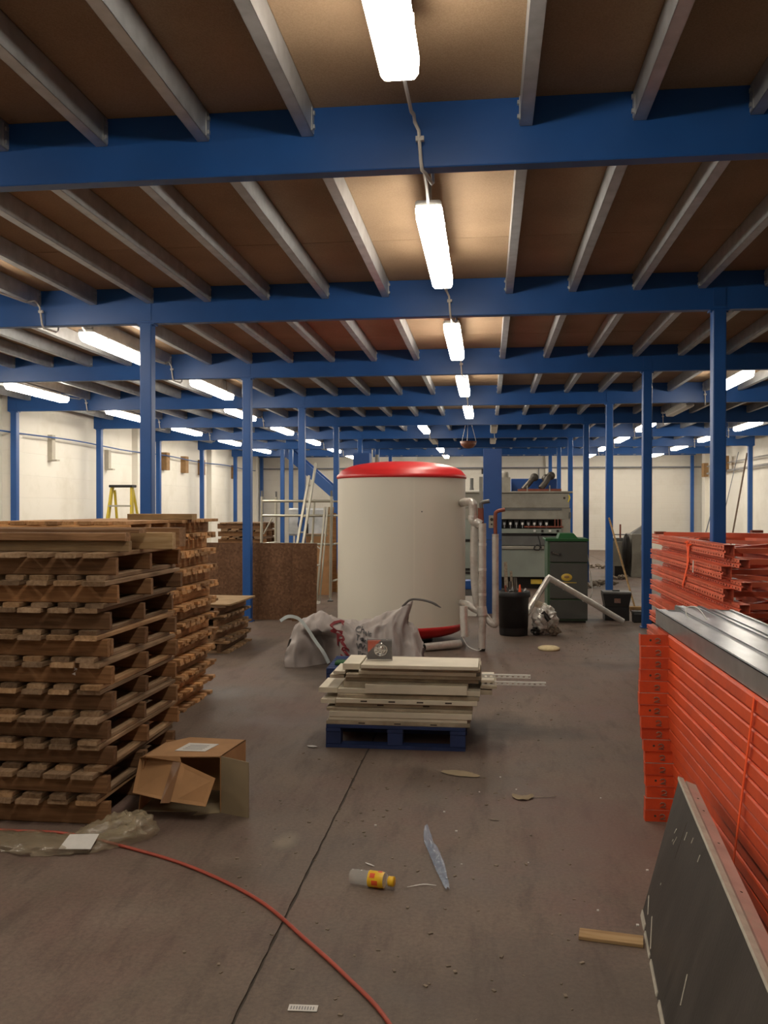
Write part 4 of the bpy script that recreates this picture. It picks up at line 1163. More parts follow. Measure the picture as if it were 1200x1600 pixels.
for q in range(3):
    pts = [(-1.95 + 0.05 * q, 4.08 + 0.03 * q, 0.02), (-1.83 + 0.03 * q, 4.15, 0.06 + 0.01 * q), (-1.73, 4.18 - 0.03 * q, 0.08 - 0.012 * q), (-1.66 + .01 * q, 4.13, 0.02)]
    pp = smooth_path(pts, 6)
    vs = []; fs = []
    for i, p in enumerate(pp):
        w = 0.03 * math.sin(PI * (i + 0.5) / len(pp)) + 0.006
        vs += [p + Vector((0, w, 0.01 * noise.noise((i, q, 0)))), p + Vector((0, -w, 0.012 * noise.noise((i, q, 5))))]
    for i in range(len(pp) - 1):
        fs.append((2 * i, 2 * i + 1, 2 * i + 3, 2 * i + 2))
    m2.add(vs, fs, True)
m2.build('loose_fold', M['film'], film)
MB().add([(-1.965, 3.885, 0.028), (-1.815, 3.895, 0.030), (-1.805, 3.965, 0.075), (-1.945, 3.955, 0.070), (-1.965, 3.885, 0.026), (-1.815, 3.895, 0.028), (-1.805, 3.965, 0.073), (-1.945, 3.955, 0.068)],
         [(0, 1, 2, 3), (7, 6, 5, 4), (0, 4, 5, 1), (1, 5, 6, 2), (2, 6, 7, 3), (3, 7, 4, 0)]).build('paper_label', M['paper'], film, label='white paper label on the film')

# ------------------------------------------------------------------ cable across the floor
cpts = smooth_path([(-3.0, 4.16, .008), (-2.38, 4.13, .008), (-2.05, 4.125, .008), (-1.67, 3.985, .008), (-1.30, 3.80, .008), (-0.93, 3.52, .008), (-0.66, 3.205, .008), (-0.48, 2.98, .008), (-0.31, 2.735, .008), (-0.15, 2.35, .008), (-0.1, 1.9, .008)], 8)
tag(MB().tube(cpts, 0.0075, 8).build('floor_cable', M['cable']), 'long red-orange cable curving across the floor at lower left', 'cable')

# ------------------------------------------------------------------ bottle and litter
t = thing('drink_bottle', 'small clear drink bottle with yellow cap and orange label on its side', 'bottle', (-0.475, 3.71, 0.034), (PI / 2, 0, PI / 2 - 0.25))
# local z = bottle axis (lying), cap towards +z
t.rotation_euler = (0, PI / 2, -0.20)
MB().lathe([(0.0, -0.105), (0.024, -0.107), (0.031, -0.098), (0.029, -0.085), (0.032, -0.075), (0.029, -0.062), (0.032, -0.05), (0.029, -0.038), (0.032, -0.028), (0.032, 0.03), (0.030, 0.048), (0.018, 0.062), (0.014, 0.066)], 24).build('bottle_body', M['pet'], t)
MB().lathe([(0.0325, -0.022), (0.0335, -0.02), (0.0335, 0.035), (0.031, 0.046)], 24).build('label_sleeve', M['byel'], t)
m = MB()
for k in range(7):
    a = k * 0.9; z0 = -0.012 + 0.010 * (k % 4)
    m.lathe([(0.0342, z0), (0.0342, z0 + 0.018 + 0.004 * (k % 3))], 4, a0=a, a1=a + 0.62)
m.build('label_print', M['bred'], t)
MB().lathe([(0.015, 0.062), (0.020, 0.064), (0.021, 0.086), (0.018, 0.090), (0.0, 0.090)], 20).build('cap', M['byel'], t)

def crumple(name, pts, w, mat, label, cat, amp=0.01, seed=1, lift=0.004):
    P = smooth_path([(x, y, 0) for x, y in pts], 8)
    vs = []; fs = []; nn = 6
    for i, p in enumerate(P):
        f = i / (len(P) - 1)
        tdir = (P[min(i + 1, len(P) - 1)] - P[max(i - 1, 0)]).normalized(); sd = Vector((-tdir.y, tdir.x, 0))
        ww = w * (0.25 + 0.75 * math.sin(PI * clamp01(f * 0.92 + 0.04)))
        for k in range(nn + 1):
            g = k / nn * 2 - 1
            zz = lift + amp * (1 + noise.noise((i * 0.55, k * 0.9, seed)) + 0.6 * noise.noise((i * 1.7, k * 2.1, seed + 3))) * (1 - 0.5 * abs(g))
            vs.append(p + sd * ww * g * (1 + 0.2 * noise.noise((i * 0.8, k, seed + 9))) + Vector((0, 0, zz)))
    for i in range(len(P) - 1):
        for k in range(nn):
            a = i * (nn + 1) + k
            fs.append((a, a + nn + 1, a + nn + 2, a + 1))
    return tag(MB().add(vs, fs, True).build(name, M[mat]), label, cat)
crumple('plastic_strip', [(-0.303, 4.42), (-0.283, 4.25), (-0.235, 4.05), (-0.20, 3.88), (-0.165, 3.70)], 0.026, 'bflim' if 'bflim' in M else 'bfilm', 'long crumpled bluish clear plastic strip on the open floor', 'plastic strip', 0.016, 4)
crumple('cable_tie', [(-0.335, 3.715), (-0.27, 3.75), (-0.215, 3.745)], 0.003, 'white', 'thin white cable tie lying by the bluish plastic strip', 'cable tie', 0.002, 2)
crumple('plastic_sliver', [(-0.545, 3.95), (-0.50, 3.915)], 0.005, 'paper', 'thin pale sliver on the floor above the bottle', 'scrap', 0.002, 2)
t = tag(MB().box(-0.115, 0.115, -0.036, 0.036, 0, 0.014, ch=0.002).build('wood_offcut', M['timber'], None, (0.455, 3.36, 0), (0, 0, -0.16)),
        'pale wooden offcut on the floor by the leaning grey panel', 'wood offcut')
crumple('cardboard_scrap', [(-0.275, 5.38), (-0.17, 5.35), (-0.05, 5.30)], 0.055, 'card2', 'flat brown cardboard scrap in front of the blue pallet', 'cardboard scrap', 0.003, 5)
crumple('brown_leaf_scrap', [(0.14, 4.98), (0.19, 4.93), (0.25, 4.98)], 0.035, 'card2', 'curled brown paper scrap on the open floor at right', 'paper scrap', 0.008, 6)
crumple('twig', [(0.24, 4.95), (0.33, 4.97), (0.38, 4.99)], 0.004, 'debris', 'thin dark twig beside the curled brown scrap', 'twig', 0.003, 6)
crumple('dark_scrap', [(0.005, 4.58), (0.06, 4.57)], 0.008, 'debris', 'tiny dark scrap on the floor right of the plastic strip', 'scrap', 0.003, 7)
crumple('pale_scrap', [(-1.20, 5.85), (-1.13, 5.83)], 0.022, 'paper', 'pale scrap on the floor left of the dark blue pallet', 'scrap', 0.004, 8)
t = thing('paper_ticket', 'small grey printed paper ticket at the bottom edge of the view', 'paper', (-0.585, 2.78, 0.002), 0.05)
MB().box(-0.047, 0.047, -0.018, 0.018, 0, 0.001).build('paper', M['paper'], t)
for k in range(9):
    MB().box(-0.04 + 0.009 * k, -0.036 + 0.009 * k, -0.010, 0.008, 0.001, 0.0014).build('print_bar', M['ink'], t)
t = tag(MB().lathe([(0.0, 0.028), (0.10, 0.030), (0.125, 0.018), (0.12, 0.0), (0.0, 0.0)], 24).build('foam_disc', M['foam'], None, (0.69, 10.2, 0)), 'pale yellow foam disc lying on the floor right of the tank', 'foam disc')
t.scale = (1, 1.25, 1)
R = random.Random(21); m = MB()
for k in range(300):
    x, y = R.uniform(-1.2, 0.4), R.uniform(2.4, 5.7)
    if k % 3 == 0: x, y = R.uniform(0.9, 1.5), R.uniform(9.5, 12.4)
    if k % 5 == 0: x, y = R.uniform(-0.0, 0.7), R.uniform(5.7, 9.9); s = R.uniform(0.003, 0.009)
    a = R.uniform(0, PI)
    m.box(-s, s, -s * .6, s * .6, 0, s * 0.5, mat=Matrix.Translation((x, y, 0)) @ Matrix.Rotation(a, 4, 'Z'))
tag(m.build('floor_grit', M['debris']), 'scattered grit and crumbs on the concrete floor', 'grit', kind='stuff')
m = MB()
for k in range(14):
    x, y = R.uniform(-0.6, 0.75), R.uniform(3.2, 5.4); s = R.uniform(0.003, 0.006)
    m.box(x - s, x + s, y - s, y + s, 0, s)
tag(m.build('white_crumbs', M['paper']), 'tiny white crumbs scattered on the near floor', 'crumbs', kind='stuff')

# ------------------------------------------------------------------ orange crossbars, front right pile
P_X, P_Y1, P_Y0 = 0.925, 4.66, 1.85
pitch = 0.0597
cb = MB(); h = pitch - 0.001
prof = [(0.010, 0.0), (0.11, 0.0), (0.115, 0.005), (0.115, h - 0.005), (0.11, h), (0.009, h), (0.003, h - 0.002), (0.0, h - 0.008), (0.0, 0.010), (0.004, 0.003)]
cb.prism(prof, 1, P_Y0 - P_Y1 + 0.004, -0.002)
bar_me = cb.mesh('bar', M['orange'])
pl = MB(); pl.box(-0.135, 0.115, -0.003, 0.0, 0.0006, h - 0.0006); pl.box(-0.135, -0.131, 0.0, 0.045, 0.0006, h - 0.0006)
plate_me = pl.mesh('end_plate', M['orange'])
hk = MB()
arc = [(-0.05 + 0.013 * math.cos(a), -0.0055, h * 0.5 + 0.010 * math.sin(a)) for a in [PI * 0.9 - i * 0.42 for i in range(9)]]
arc += [(-0.062, -0.0055, h * 0.5 - 0.014), (-0.035, -0.0055, h * 0.5 - 0.016)]
hk.tube(arc, 0.0024, 5)
hook_me = hk.mesh('hook_tab', M['debris'])
hole = MB().tube([(-0.085, -0.0038, h * .5), (-0.085, -0.0028, h * .5)], 0.006, 8).mesh('bolt_hole', M['slot'])
PR_ = random.Random(4)
for i in range(16):
    sh = 0.010 * math.sin(i * 0.5) - 0.0022 * i + PR_.uniform(-.004, .004) + 0.012
    lab = 'orange rack crossbar at the very bottom of the front right pile' if i == 0 else 'orange rack crossbar on top of the front right pile under the galvanised channels' if i == 15 \
        else 'orange rack crossbar, %s up from the floor in the front right pile' % ordinal(i + 1)
    t = thing('rack_crossbar', lab, 'rack crossbar', (P_X + sh, P_Y1 + PR_.uniform(-.006, .006), pitch * i), PR_.uniform(-.002, .002), 'orange crossbars of the front right pile')
    put('bar', bar_me, t); put('end_plate', plate_me, t); put('hook_tab', hook_me, t); 
    if i % 3 == 0: put('bolt_hole', hole, t)
for i in range(16):
    t = thing('rack_crossbar', 'orange rack crossbar in the rear row of the front right pile, beneath the galvanised channels', 'rack crossbar',
              (P_X + 0.36, P_Y1 + PR_.uniform(-.006, .006), pitch * i), 0, 'orange crossbars of the rear row')
    put('bar', bar_me, t)
# vertical orange strapping round the pile
m = MB()
m.bar((P_X - 0.028, 3.38, 0.30), (P_X - 0.022, 3.15, 0.955), 0.002, 0.017, up=(0, 1, 0))
m.bar((P_X - 0.028, 3.38, 0.30), (P_X - 0.026, 3.42, 0.0), 0.002, 0.017, up=(0, 1, 0))
tag(m.build('strap_band', M['strap']), 'narrow bright orange strapping band around the front right pile', 'strap')

# ------------------------------------------------------------------ galvanised channels lying on the pile
zc = pitch * 16 + 0.0005
def channel(x0, w, hgt, yfar, ynear, label, lip=True):
    t = thing('steel_channel', label, 'steel channel', (x0, yfar, zc), 0, 'galvanised channels on the front right pile')
    m = MB(); L = ynear - yfar; t_ = 0.003
    m.box(0, t_, L, 0, 0, hgt)                                   # left web
    m.box(w - t_, w, L, 0, 0, hgt)
    m.box(0, w * 0.34, L, 0, hgt - t_, hgt)                      # top returns either side of a groove
    m.box(w * 0.33, w * 0.34, L, 0, hgt - 0.008, hgt)
    m.box(w * 0.33, w * 0.86, L, 0, hgt - 0.010, hgt - 0.008)
    m.box(w * 0.85, w * 0.86, L, 0, hgt - 0.008, hgt)
    m.box(w * 0.85, w, L, 0, hgt - t_, hgt)
    m.box(w * 0.04, w * 0.07, L, 0, hgt, hgt + 0.004)
    m.box(0, w, L, 0, 0, t_)
    m.build('section', M['galvb'], t)
    m = MB().box(0.001, w - 0.001, -0.006, -0.003, 0.003, hgt - 0.003); m.build('end_web', M['galv'], t)
    return t
channel(0.925, 0.160, 0.085, 5.06, 1.9, 'first galvanised steel channel, nearest the aisle, on the orange pile')
channel(1.100, 0.155, 0.068, 5.42, 1.9, 'middle galvanised steel channel on the orange pile')
channel(1.270, 0.130, 0.062, 5.30, 1.9, 'right-hand galvanised steel channel on the orange pile')
tie = smooth_path([(1.035, 4.72, zc + .07), (1.03, 4.78, zc + .09), (1.045, 4.84, zc + .118), (1.085, 4.84, zc + .125), (1.10, 4.76, zc + .11), (1.10, 4.62, zc + .072)], 6)
tag(MB().tube(tie, 0.0028, 5).build('cable_tie', M['white']), 'white cable tie loop round the ends of the galvanised channels', 'cable tie')

# ------------------------------------------------------------------ perforated uprights (frames) stacked behind
U_H, U_D = 0.098, 0.075
def perf_strip(m, y0, y1, o, du, width, pitch_, hw, hl):
    """punched flat strip: from origin o, spans du (unit vector in XZ)*width, runs along y; holes hl long hw wide at mid width"""
    o = Vector(o); du = Vector(du)
    a, b = (width - hw) / 2, (width + hw) / 2
    def q(s0, s1, ya, yb):
        vs = [o + du * s0 + Vector((0, ya, 0)), o + du * s1 + Vector((0, ya, 0)), o + du * s1 + Vector((0, yb, 0)), o + du * s0 + Vector((0, yb, 0))]
        m.add(vs, [(0, 1, 2, 3)])
    q(0, a, y0, y1); q(b, width, y0, y1)
    y = y0
    while y < y1 - 1e-6:
        e = min(y + pitch_ - hl, y1)
        q(a, b, y, e); y += pitch_
def upright_mesh(L):
    m = MB()
    H_ = U_H
    # left (aisle) face: band, groove, band
    perf_strip(m, 0, L, (0, 0, 0.0), (0, 0, 1), 0.036, 0.082, 0.015, 0.030)
    m.add([(0, 0, 0.036), (0.012, 0, 0.042), (0.012, L, 0.042), (0, L, 0.036)], [(0, 1, 2, 3)])
    perf_strip(m, 0, L, (0.012, 0, 0.042), (0, 0, 1), 0.014, 0.082, 0.011, 0.040)
    m.add([(0.012, 0, 0.056), (0, 0, 0.062), (0, L, 0.062), (0.012, L, 0.056)], [(0, 1, 2, 3)])
    perf_strip(m, 0, L, (0, 0, 0.062), (0, 0, 1), 0.036, 0.082, 0.015, 0.030)
    # flanges and return lips
    m.box(0, U_D, 0, L, H_ - 0.0015, H_ + 0.0005); m.box(0, U_D, 0, L, -0.0005, 0.0015)
    m.box(U_D - 0.002, U_D, 0, L, 0.0015, H_ - 0.0015)
    return m.mesh('upright', M['orange2'])
um_a, um_b = upright_mesh(2.95), upright_mesh(2.90)
FR = random.Random(6)
nfr = 8
fp = 0.163
zsup = 0.085
for s, y in enumerate((7.2, 9.2)):
    tag(MB().box(1.62, 3.2, y - 0.05, y + 0.05, 0, zsup, ch=0.004).build('bearer_block', M['timber']), 'timber bearer under the stacked rack frames, %s' % ('nearer one' if s == 0 else 'farther one'), 'timber')
for i in range(nfr):
    z = zsup + fp * i
    near = 6.88 + FR.uniform(-.03, .10)
    x = 1.705 + 0.008 * i - 0.012 * (nfr - 1 - i) * 0 + FR.uniform(-.008, .008)
    w = 0.98
    lab = ('red-orange perforated rack frame at the bottom of the rear right stack' if i == 0 else 'red-orange perforated rack frame on top of the rear right stack' if i == nfr - 1
           else 'red-orange perforated rack frame, %s up in the rear right stack' % ordinal(i + 1))
    t = thing('upright_rack', lab, 'rack frame', (x, near, z), 0, 'perforated rack frames of the rear right stack')
    put('upright', um_a, t)
    o = put('upright', um_a, t, (w, 0, 0)); o.scale.x = -1
    for k, yy in enumerate((0.12, 2.75)):
        MB().box(U_D - 0.002, w - U_D + 0.002, yy - 0.02, yy + 0.02, 0.03, 0.07).build('cross_brace', M['orange2'], t)
    MB().bar((U_D - 0.01, 0.25, 0.05), (w - U_D + 0.01, 1.45, 0.05), 0.04, 0.035).build('diagonal_brace', M['orange2'], t)
    MB().bar((w - U_D + 0.01, 1.5, 0.05), (U_D - 0.01, 2.65, 0.05), 0.04, 0.035).build('diagonal_brace', M['orange2'], t)
    # a second, nested frame sits between: recessed and standing nearer
    if i < nfr - 1:
        t2 = thing('upright_rack', 'recessed perforated rack frame nested above the %s one up in the rear right stack' % ordinal(i + 1), 'rack frame', (x + 0.070, near - 0.22, z + 0.0992), 0, 'perforated rack frames of the rear right stack')
        o = put('upright', um_b, t2); o.scale.z = 0.64
        o = put('upright', um_b, t2, (w - 0.16, 0, 0)); o.scale = (-1, 1, 0.64)
        MB().box(U_D, w - 0.16 - U_D, 0.1, 0.14, 0.02, 0.06).build('cross_brace', M['orange2'], t2)
        MB().box(U_D, w - 0.16 - U_D, 2.7, 2.74, 0.02, 0.06).build('cross_brace', M['orange2'], t2)
ztf = zsup + fp * (nfr - 1) + U_H
t = thing('rust_bracket', 'small rust-red foot bracket on the far end of the top rack frame', 'rack foot', (1.77, 9.70, ztf), 0, 'rust-red foot brackets on the stacked frames')
MB().box(0, 0.11, 0, 0.08, 0, 0.028, ch=0.003).build('bracket', M['rust'], t)
t = thing('rust_bracket', 'rust-red foot bracket on top of the frames near the right edge', 'rack foot', (2.70, 9.50, ztf), 0, 'rust-red foot brackets on the stacked frames')
MB().box(0, 0.11, 0, 0.08, 0, 0.05, ch=0.003).build('bracket', M['rust'], t)
tag(MB().bar((1.80, 9.3, ztf + 0.012), (3.3, 8.2, ztf + 0.024), 0.10, 0.045).build('orange_crossbar', M['orange']), 'bright orange flat rail lying across the top of the rack frames', 'rail')
# strapping round the frames
m = MB()
sx = 1.748
for a, b in (((sx + 0.10, 8.35, ztf + 0.006), (sx, 8.10, ztf - 0.03)), ((sx + 0.13, 8.25, ztf + 0.006), (sx, 8.02, ztf - 0.05)), ((sx, 8.10, ztf - 0.03), (sx - 0.006, 8.00, ztf - 0.20)),
             ((sx - 0.006, 8.02, ztf - 0.20), (sx - 0.01, 8.22, ztf - 0.42)), ((sx, 8.02, ztf - 0.05), (sx - 0.006, 8.06, ztf - 0.22))):
    m.bar(a, b, 0.004, 0.045, up=(0, 1, 0.1))
tag(m.build('strap_band', M['strap']), 'wide bright orange strap wound round the stacked rack frames', 'strap')
tag(MB().bar((1.715, 7.72, 1.06), (1.715, 7.70, 1.16), 0.004, 0.02, up=(0, 1, 0)).build('white_tag', M['white']), 'small white tie tag on the stacked rack frames', 'tag')

# ------------------------------------------------------------------ grey panel leaning at lower right
t = thing('leaning_board', 'dark grey scratched panel with pinkish channel edge leaning at the orange pile', 'panel')
A = Vector((0.600, 3.57, 0.0)); Bp = Vector((0.79, 3.80, 0.475)); Cp = Vector((0.62, 1.75, 0.475)); D = A + (Cp - Bp) * 0.96
nrm = (Bp - A).cross(D - A).normalized()
if nrm.x > 0: nrm = -nrm
def slab(a, b, c, d, th, off, name, mat, label=None):
    P = [a, b, c, d]; P = [p + nrm * off for p in P]
    vs = P + [p - nrm * th for p in P]
    fs = [(0, 1, 2, 3), (7, 6, 5, 4)] + [(i, i + 4, (i + 1) % 4 + 4, (i + 1) % 4) for i in range(4)]
    return MB().add(vs, fs).build(name, M[mat], t, label=label)
slab(A, Bp, Cp, D, 0.012, 0.0, 'sheet', 'sheet')
up = (Bp - A).normalized(); al = (D - A).normalized()
def edgebar(p, q, w0, w1, d0, d1, name, mat, label=None):
    """bar along p-q, from w0..w1 along up and d0..d1 behind the face"""
    vs = []
    for e in (p, q):
        for w_, d_ in ((w0, d0), (w1, d0), (w1, d1), (w0, d1)):
            vs.append(e + up * w_ - nrm * d_)
    fs = [(0, 1, 2, 3), (7, 6, 5, 4), (0, 4, 5, 1), (1, 5, 6, 2), (2, 6, 7, 3), (3, 7, 4, 0)]
    return MB().add(vs, fs).build(name, M[mat], t, label=label)
edgebar(Bp, Cp, -0.002, 0.010, -0.006, 0.016, 'edge_lip', 'chip', 'pale front lip of the top channel')
edgebar(Bp, Cp, -0.014, -0.006, 0.016, 0.030, 'channel_groove', 'chip')
edgebar(Bp, Cp, -0.010, 0.004, 0.028, 0.070, 'edge_channel', 'pink', 'pinkish channel along the top edge')
for k, f in enumerate((0.10, 0.17, 0.33, 0.52)):
    p = Bp.lerp(Cp, f) + up * 0.004 - nrm * 0.048
    MB().tube([p - up * 0.002, p + up * 0.0008], 0.0045, 8).build('screw_hole', M['slot'], t)
MB().box(-0.01, 0.01, -0.01, 0.01, 0, 0.01)
# chipped pale strips on the lower and far edges
PRr = random.Random(8)
ff = 0.0
while ff < 0.98:
    L = PRr.uniform(0.05, 0.11)
    edgebar(A.lerp(D, ff), A.lerp(D, min(1, ff + L)), 0.0, 0.016 + PRr.uniform(-.004, .008), -0.004, 0.006, 'edge_chip', 'chip')
    ff += L + PRr.uniform(0.012, 0.035)
def scratch(f, g, f2, g2, w=0.006):
    p = A.lerp(D, f) + (Bp - A) * g; q = A.lerp(D, f2) + (Bp - A) * g2
    MB().bar(p + nrm * 0.0012, q + nrm * 0.0012, w, 0.002, up=tuple(nrm)).build('scratch', M['chip'], t)
for s in ((0.10, 0.72, 0.11, 0.76), (0.115, 0.66, 0.12, 0.69), (0.10, 0.66, 0.105, 0.68), (0.125, 0.70, 0.13, 0.73), (0.06, 0.10, 0.02, 0.17), (0.16, 0.04, 0.10, 0.15), (0.20, 0.80, 0.205, 0.86),
          (0.34, 0.85, 0.345, 0.90), (0.10, 0.36, 0.10, 0.375), (0.46, 0.25, 0.455, 0.40), (0.26, 0.86, 0.265, 0.90)):
    scratch(*s)
m = MB(); p = A.lerp(D, 0.18) + (Bp - A) * 0.90; q = A.lerp(D, 0.16) + (Bp - A) * 0.62
m.bar(p + nrm * 0.0005, q + nrm * 0.0005, 0.004, 0.0008, up=tuple(nrm)); m.build('groove', M['slot'], t)
slab(A.lerp(D, 0.62), A.lerp(D, 0.62) + (Bp - A) * 0.4, A.lerp(D, 0.9) + (Bp - A) * 0.4, A.lerp(D, 0.9), 0.02, -0.013, 'back_batten', 'timber')

# ------------------------------------------------------------------ green boiler
t = thing('boiler', 'dark grey boiler cabinet with green top and yellow oval badge', 'boiler', (1.10, 12.60, 0))
MB().box(-0.27, 0.28, 0.012, 0.62, 0.03, 1.14, ch=0.006).build('body', M['green2'], t)
MB().box(-0.25, 0.26, 0.02, 0.58, 0.0, 0.03).build('plinth', M['oily'], t)
MB().box(-0.30, 0.295, -0.02, 0.64, 1.14, 1.175, ch=0.008).build('top', M['green'], t)
MB().add([(-0.12, 0.05, 1.175), (0.16, 0.05, 1.175), (0.16, 0.5, 1.175), (-0.12, 0.5, 1.175), (-0.09, 0.10, 1.245), (0.10, 0.10, 1.245), (0.10, 0.45, 1.245), (-0.09, 0.45, 1.245)],
         [(0, 1, 5, 4), (1, 2, 6, 5), (2, 3, 7, 6), (3, 0, 4, 7), (4, 5, 6, 7)]).build('hopper_lid', M['green'], t)
d = MB().box(-0.235, 0.282, -0.012, 0.012, 0.845, 1.13, ch=0.008).build('door', M['charcoal'], t)
MB().tube([(-0.22, -0.03, 0.985), (-0.10, -0.03, 0.955)], 0.008, 8).build('handle', M['chrome'], d)
MB().tube([(-0.215, -0.012, 0.985), (-0.215, -0.04, 0.985)], 0.016, 10).build('knob', M['black'], d)
MB().tube([(-0.10, -0.012, 0.955), (-0.10, -0.04, 0.955)], 0.018, 10).build('knob', M['black'], d)
MB().box(-0.235, 0.282, -0.010, 0.012, 0.335, 0.83, ch=0.008).build('front_panel', M['charcoal'], t)
MB().box(-0.235, 0.282, -0.008, 0.012, 0.05, 0.315, ch=0.008).build('lower_panel', M['charcoal'], t)
b_ = MB().lathe([(0.0, 0.004), (0.062, 0.004), (0.066, 0.0)], 28, mat=Matrix.Translation((-0.005, -0.010, 0.635)) @ Matrix.Scale(1.15, 4, (1, 0, 0)) @ Matrix.Scale(0.8, 4, (0, 0, 1)) @ Rx).build('badge', M['yellow'], t)
MB().lathe([(0.0, 0.006), (0.030, 0.006), (0.032, 0.004)], 24, mat=Matrix.Translation((-0.005, -0.010, 0.640)) @ Matrix.Scale(1.2, 4, (1, 0, 0)) @ Matrix.Scale(0.6, 4, (0, 0, 1)) @ Rx).build('badge_mark', M['brown'], b_)
MB().box(-0.10, 0.13, -0.012, -0.010, 0.556, 0.566).build('badge_line', M['yellow'], t)
MB().tube([(-0.285, 0.25, 0.20), (-0.285 - 0.0, -0.08, 0.20)], 0.05, 14).build('flue_stub', M['foil'], t)
MB().tube(smooth_path([(0.30, 0.2, 0.95), (0.33, 0.1, 0.7), (0.35, 0.05, 0.45), (0.32, 0.1, 0.3)], 5), 0.006, 5).build('side_wire', M['white'], t)

# ------------------------------------------------------------------ bin, foil duct, clump
t = thing('black_bin', 'black plastic bin filled with scrap beside the boiler', 'bin', (0.325, 11.33, 0))
pr = []
MB().lathe([(0.0, 0.004), (0.172, 0.0), (0.178, 0.02), (0.190, 0.47), (0.208, 0.485), (0.212, 0.50), (0.207, 0.55), (0.197, 0.555), (0.190, 0.545), (0.182, 0.10), (0.0, 0.09)], 36).build('tub', M['bin'], t)
R = random.Random(33)
for k in range(3):
    a = R.uniform(0, 6.28)
    MB().tube([(0.05 * math.cos(a), 0.05 * math.sin(a), 0.10), (-0.10 + 0.06 * k, 0.03, 0.62 + 0.05 * k)], 0.018, 8).build('scrap_pipe', M['copper'] if k else M['rust'], t)
m = MB()
for k in range(30):
    c = Vector((R.uniform(-.12, .12), R.uniform(-.1, .1), R.uniform(.40, .60)))
    m.add([c + Vector((R.uniform(-.05, .05), R.uniform(-.05, .05), R.uniform(-.05, .05))) for _ in range(4)], [(0, 1, 2), (0, 2, 3), (0, 3, 1), (1, 3, 2)])
m.build('scrap_heap', M['mgrey'], t)
MB().lathe([(0.02, 0.0), (0.006, 0.09), (0.0, 0.095)], 10, mat=Matrix.Translation((0.075, -0.09, 0.55))).build('orange_cone', M['strap'], t)

t = thing('foil_duct', 'bent silver foil duct standing like an upturned V before the boiler', 'foil duct', (0.81, 12.05, 0))
MB().tube([(-0.30, -0.22, 0.20), (-0.24, -0.15, 0.30), (0.0, 0.05, 0.66)], [0.038, 0.040, 0.040], 14).build('short_leg', M['foil'], t)
MB().tube([(-0.01, 0.05, 0.675), (0.52, 0.22, 0.36), (1.03, 0.40, 0.048)], [0.040, 0.040, 0.040], 14).build('long_leg', M['foil'], t)
for f in (0.12, 0.22, 0.48):
    a = Vector((-0.01, 0.05, 0.675)); b = Vector((1.03, 0.40, 0.048)); p = a.lerp(b, f); q = a.lerp(b, f + 0.012)
    MB().tube([p, q], 0.0435, 14).build('clamp_band', M['foil'], t)

t = thing('foil_clump', 'crumpled clump of foil and clear plastic on the floor by the bin', 'foil scrap', (0.715, 11.38, 0))
def crump_ball(rx, ry, rz, c, mat, name, seed, amp=0.35):
    m = MB(); nu, nv = 22, 14; vs = []; fs = []
    for j in range(nv + 1):
        th = PI * j / nv
        for i in range(nu):
            ph = 2 * PI * i / nu
            d_ = Vector((math.sin(th) * math.cos(ph), math.sin(th) * math.sin(ph), math.cos(th)))
            r = 1 + amp * noise.noise(d_ * 2.2 + Vector((seed, 0, 0))) + amp * 0.8 * abs(noise.noise(d_ * 5 + Vector((0, seed, 0))))
            p = Vector((d_.x * rx * r, d_.y * ry * r, d_.z * rz * r)) + Vector(c)
            p.z = max(0.001, p.z); vs.append(p)
    for j in range(nv):
        for i in range(nu):
            a = j * nu + i; b = j * nu + (i + 1) % nu
            fs.append((a, a + nu, b + nu, b))
    m.add(vs, fs, False)
    return m.build(name, M[mat], t)
crump_ball(0.14, 0.12, 0.16, (0.0, 0.0, 0.17), 'lag', 'wad', 1, 0.5)
crump_ball(0.10, 0.09, 0.10, (0.03, -0.08, 0.24), 'foil', 'foil_wad', 5, 0.6)
crump_ball(0.06, 0.05, 0.05, (-0.10, -0.06, 0.05), 'oily', 'dark_wad', 8, 0.6)
crump_ball(0.06, 0.05, 0.05, (0.12, -0.07, 0.06), 'debris', 'dark_wad', 9, 0.6)
MB().tube([(-0.03, -0.14, 0.30), (0.05, -0.17, 0.20)], 0.032, 12).build('pipe_mouth', M['oily'], t)
MB().tube([(0.02, -0.03, 0.36), (-0.09, 0.1, 0.38)], [0.02, 0.05], 8).build('film_peak', M['film'], t)

# toolboxes
t = thing('toolbox', 'black toolbox with grey lid on the floor right of the boiler', 'toolbox', (1.83, 13.05, 0))
MB().box(-0.17, 0.17, -0.13, 0.13, 0.0, 0.20, ch=0.01).build('lower_box', M['black'], t)
MB().add([(-0.165, -0.13, 0.20), (0.165, -0.13, 0.20), (0.165, 0.13, 0.20), (-0.165, 0.13, 0.20), (-0.195, -0.145, 0.37), (0.195, -0.145, 0.37), (0.195, 0.145, 0.37), (-0.195, 0.145, 0.37)],
         [(0, 1, 5, 4), (1, 2, 6, 5), (2, 3, 7, 6), (3, 0, 4, 7), (4, 5, 6, 7)]).build('upper_box', M['black'], t)
MB().box(-0.195, 0.195, -0.148, 0.148, 0.37, 0.41, ch=0.012).build('lid', M['mgrey'], t)
MB().box(-0.045, 0.045, -0.158, -0.146, 0.25, 0.32, ch=0.004).build('latch', M['chrome'], t)
MB().box(-0.05, 0.05, -0.02, 0.02, 0.41, 0.425, ch=0.004).build('handle', M['black'], t)
t = thing('power_tool_case', 'low black case lying in front of the toolbox', 'case', (2.19, 12.80, 0))
MB().box(-0.16, 0.16, -0.10, 0.10, 0, 0.13, ch=0.015).build('shell', M['black'], t)
MB().box(-0.17, -0.02, -0.05, 0.02, 0.13, 0.16, ch=0.008).build('grip', M['mgrey'], t)
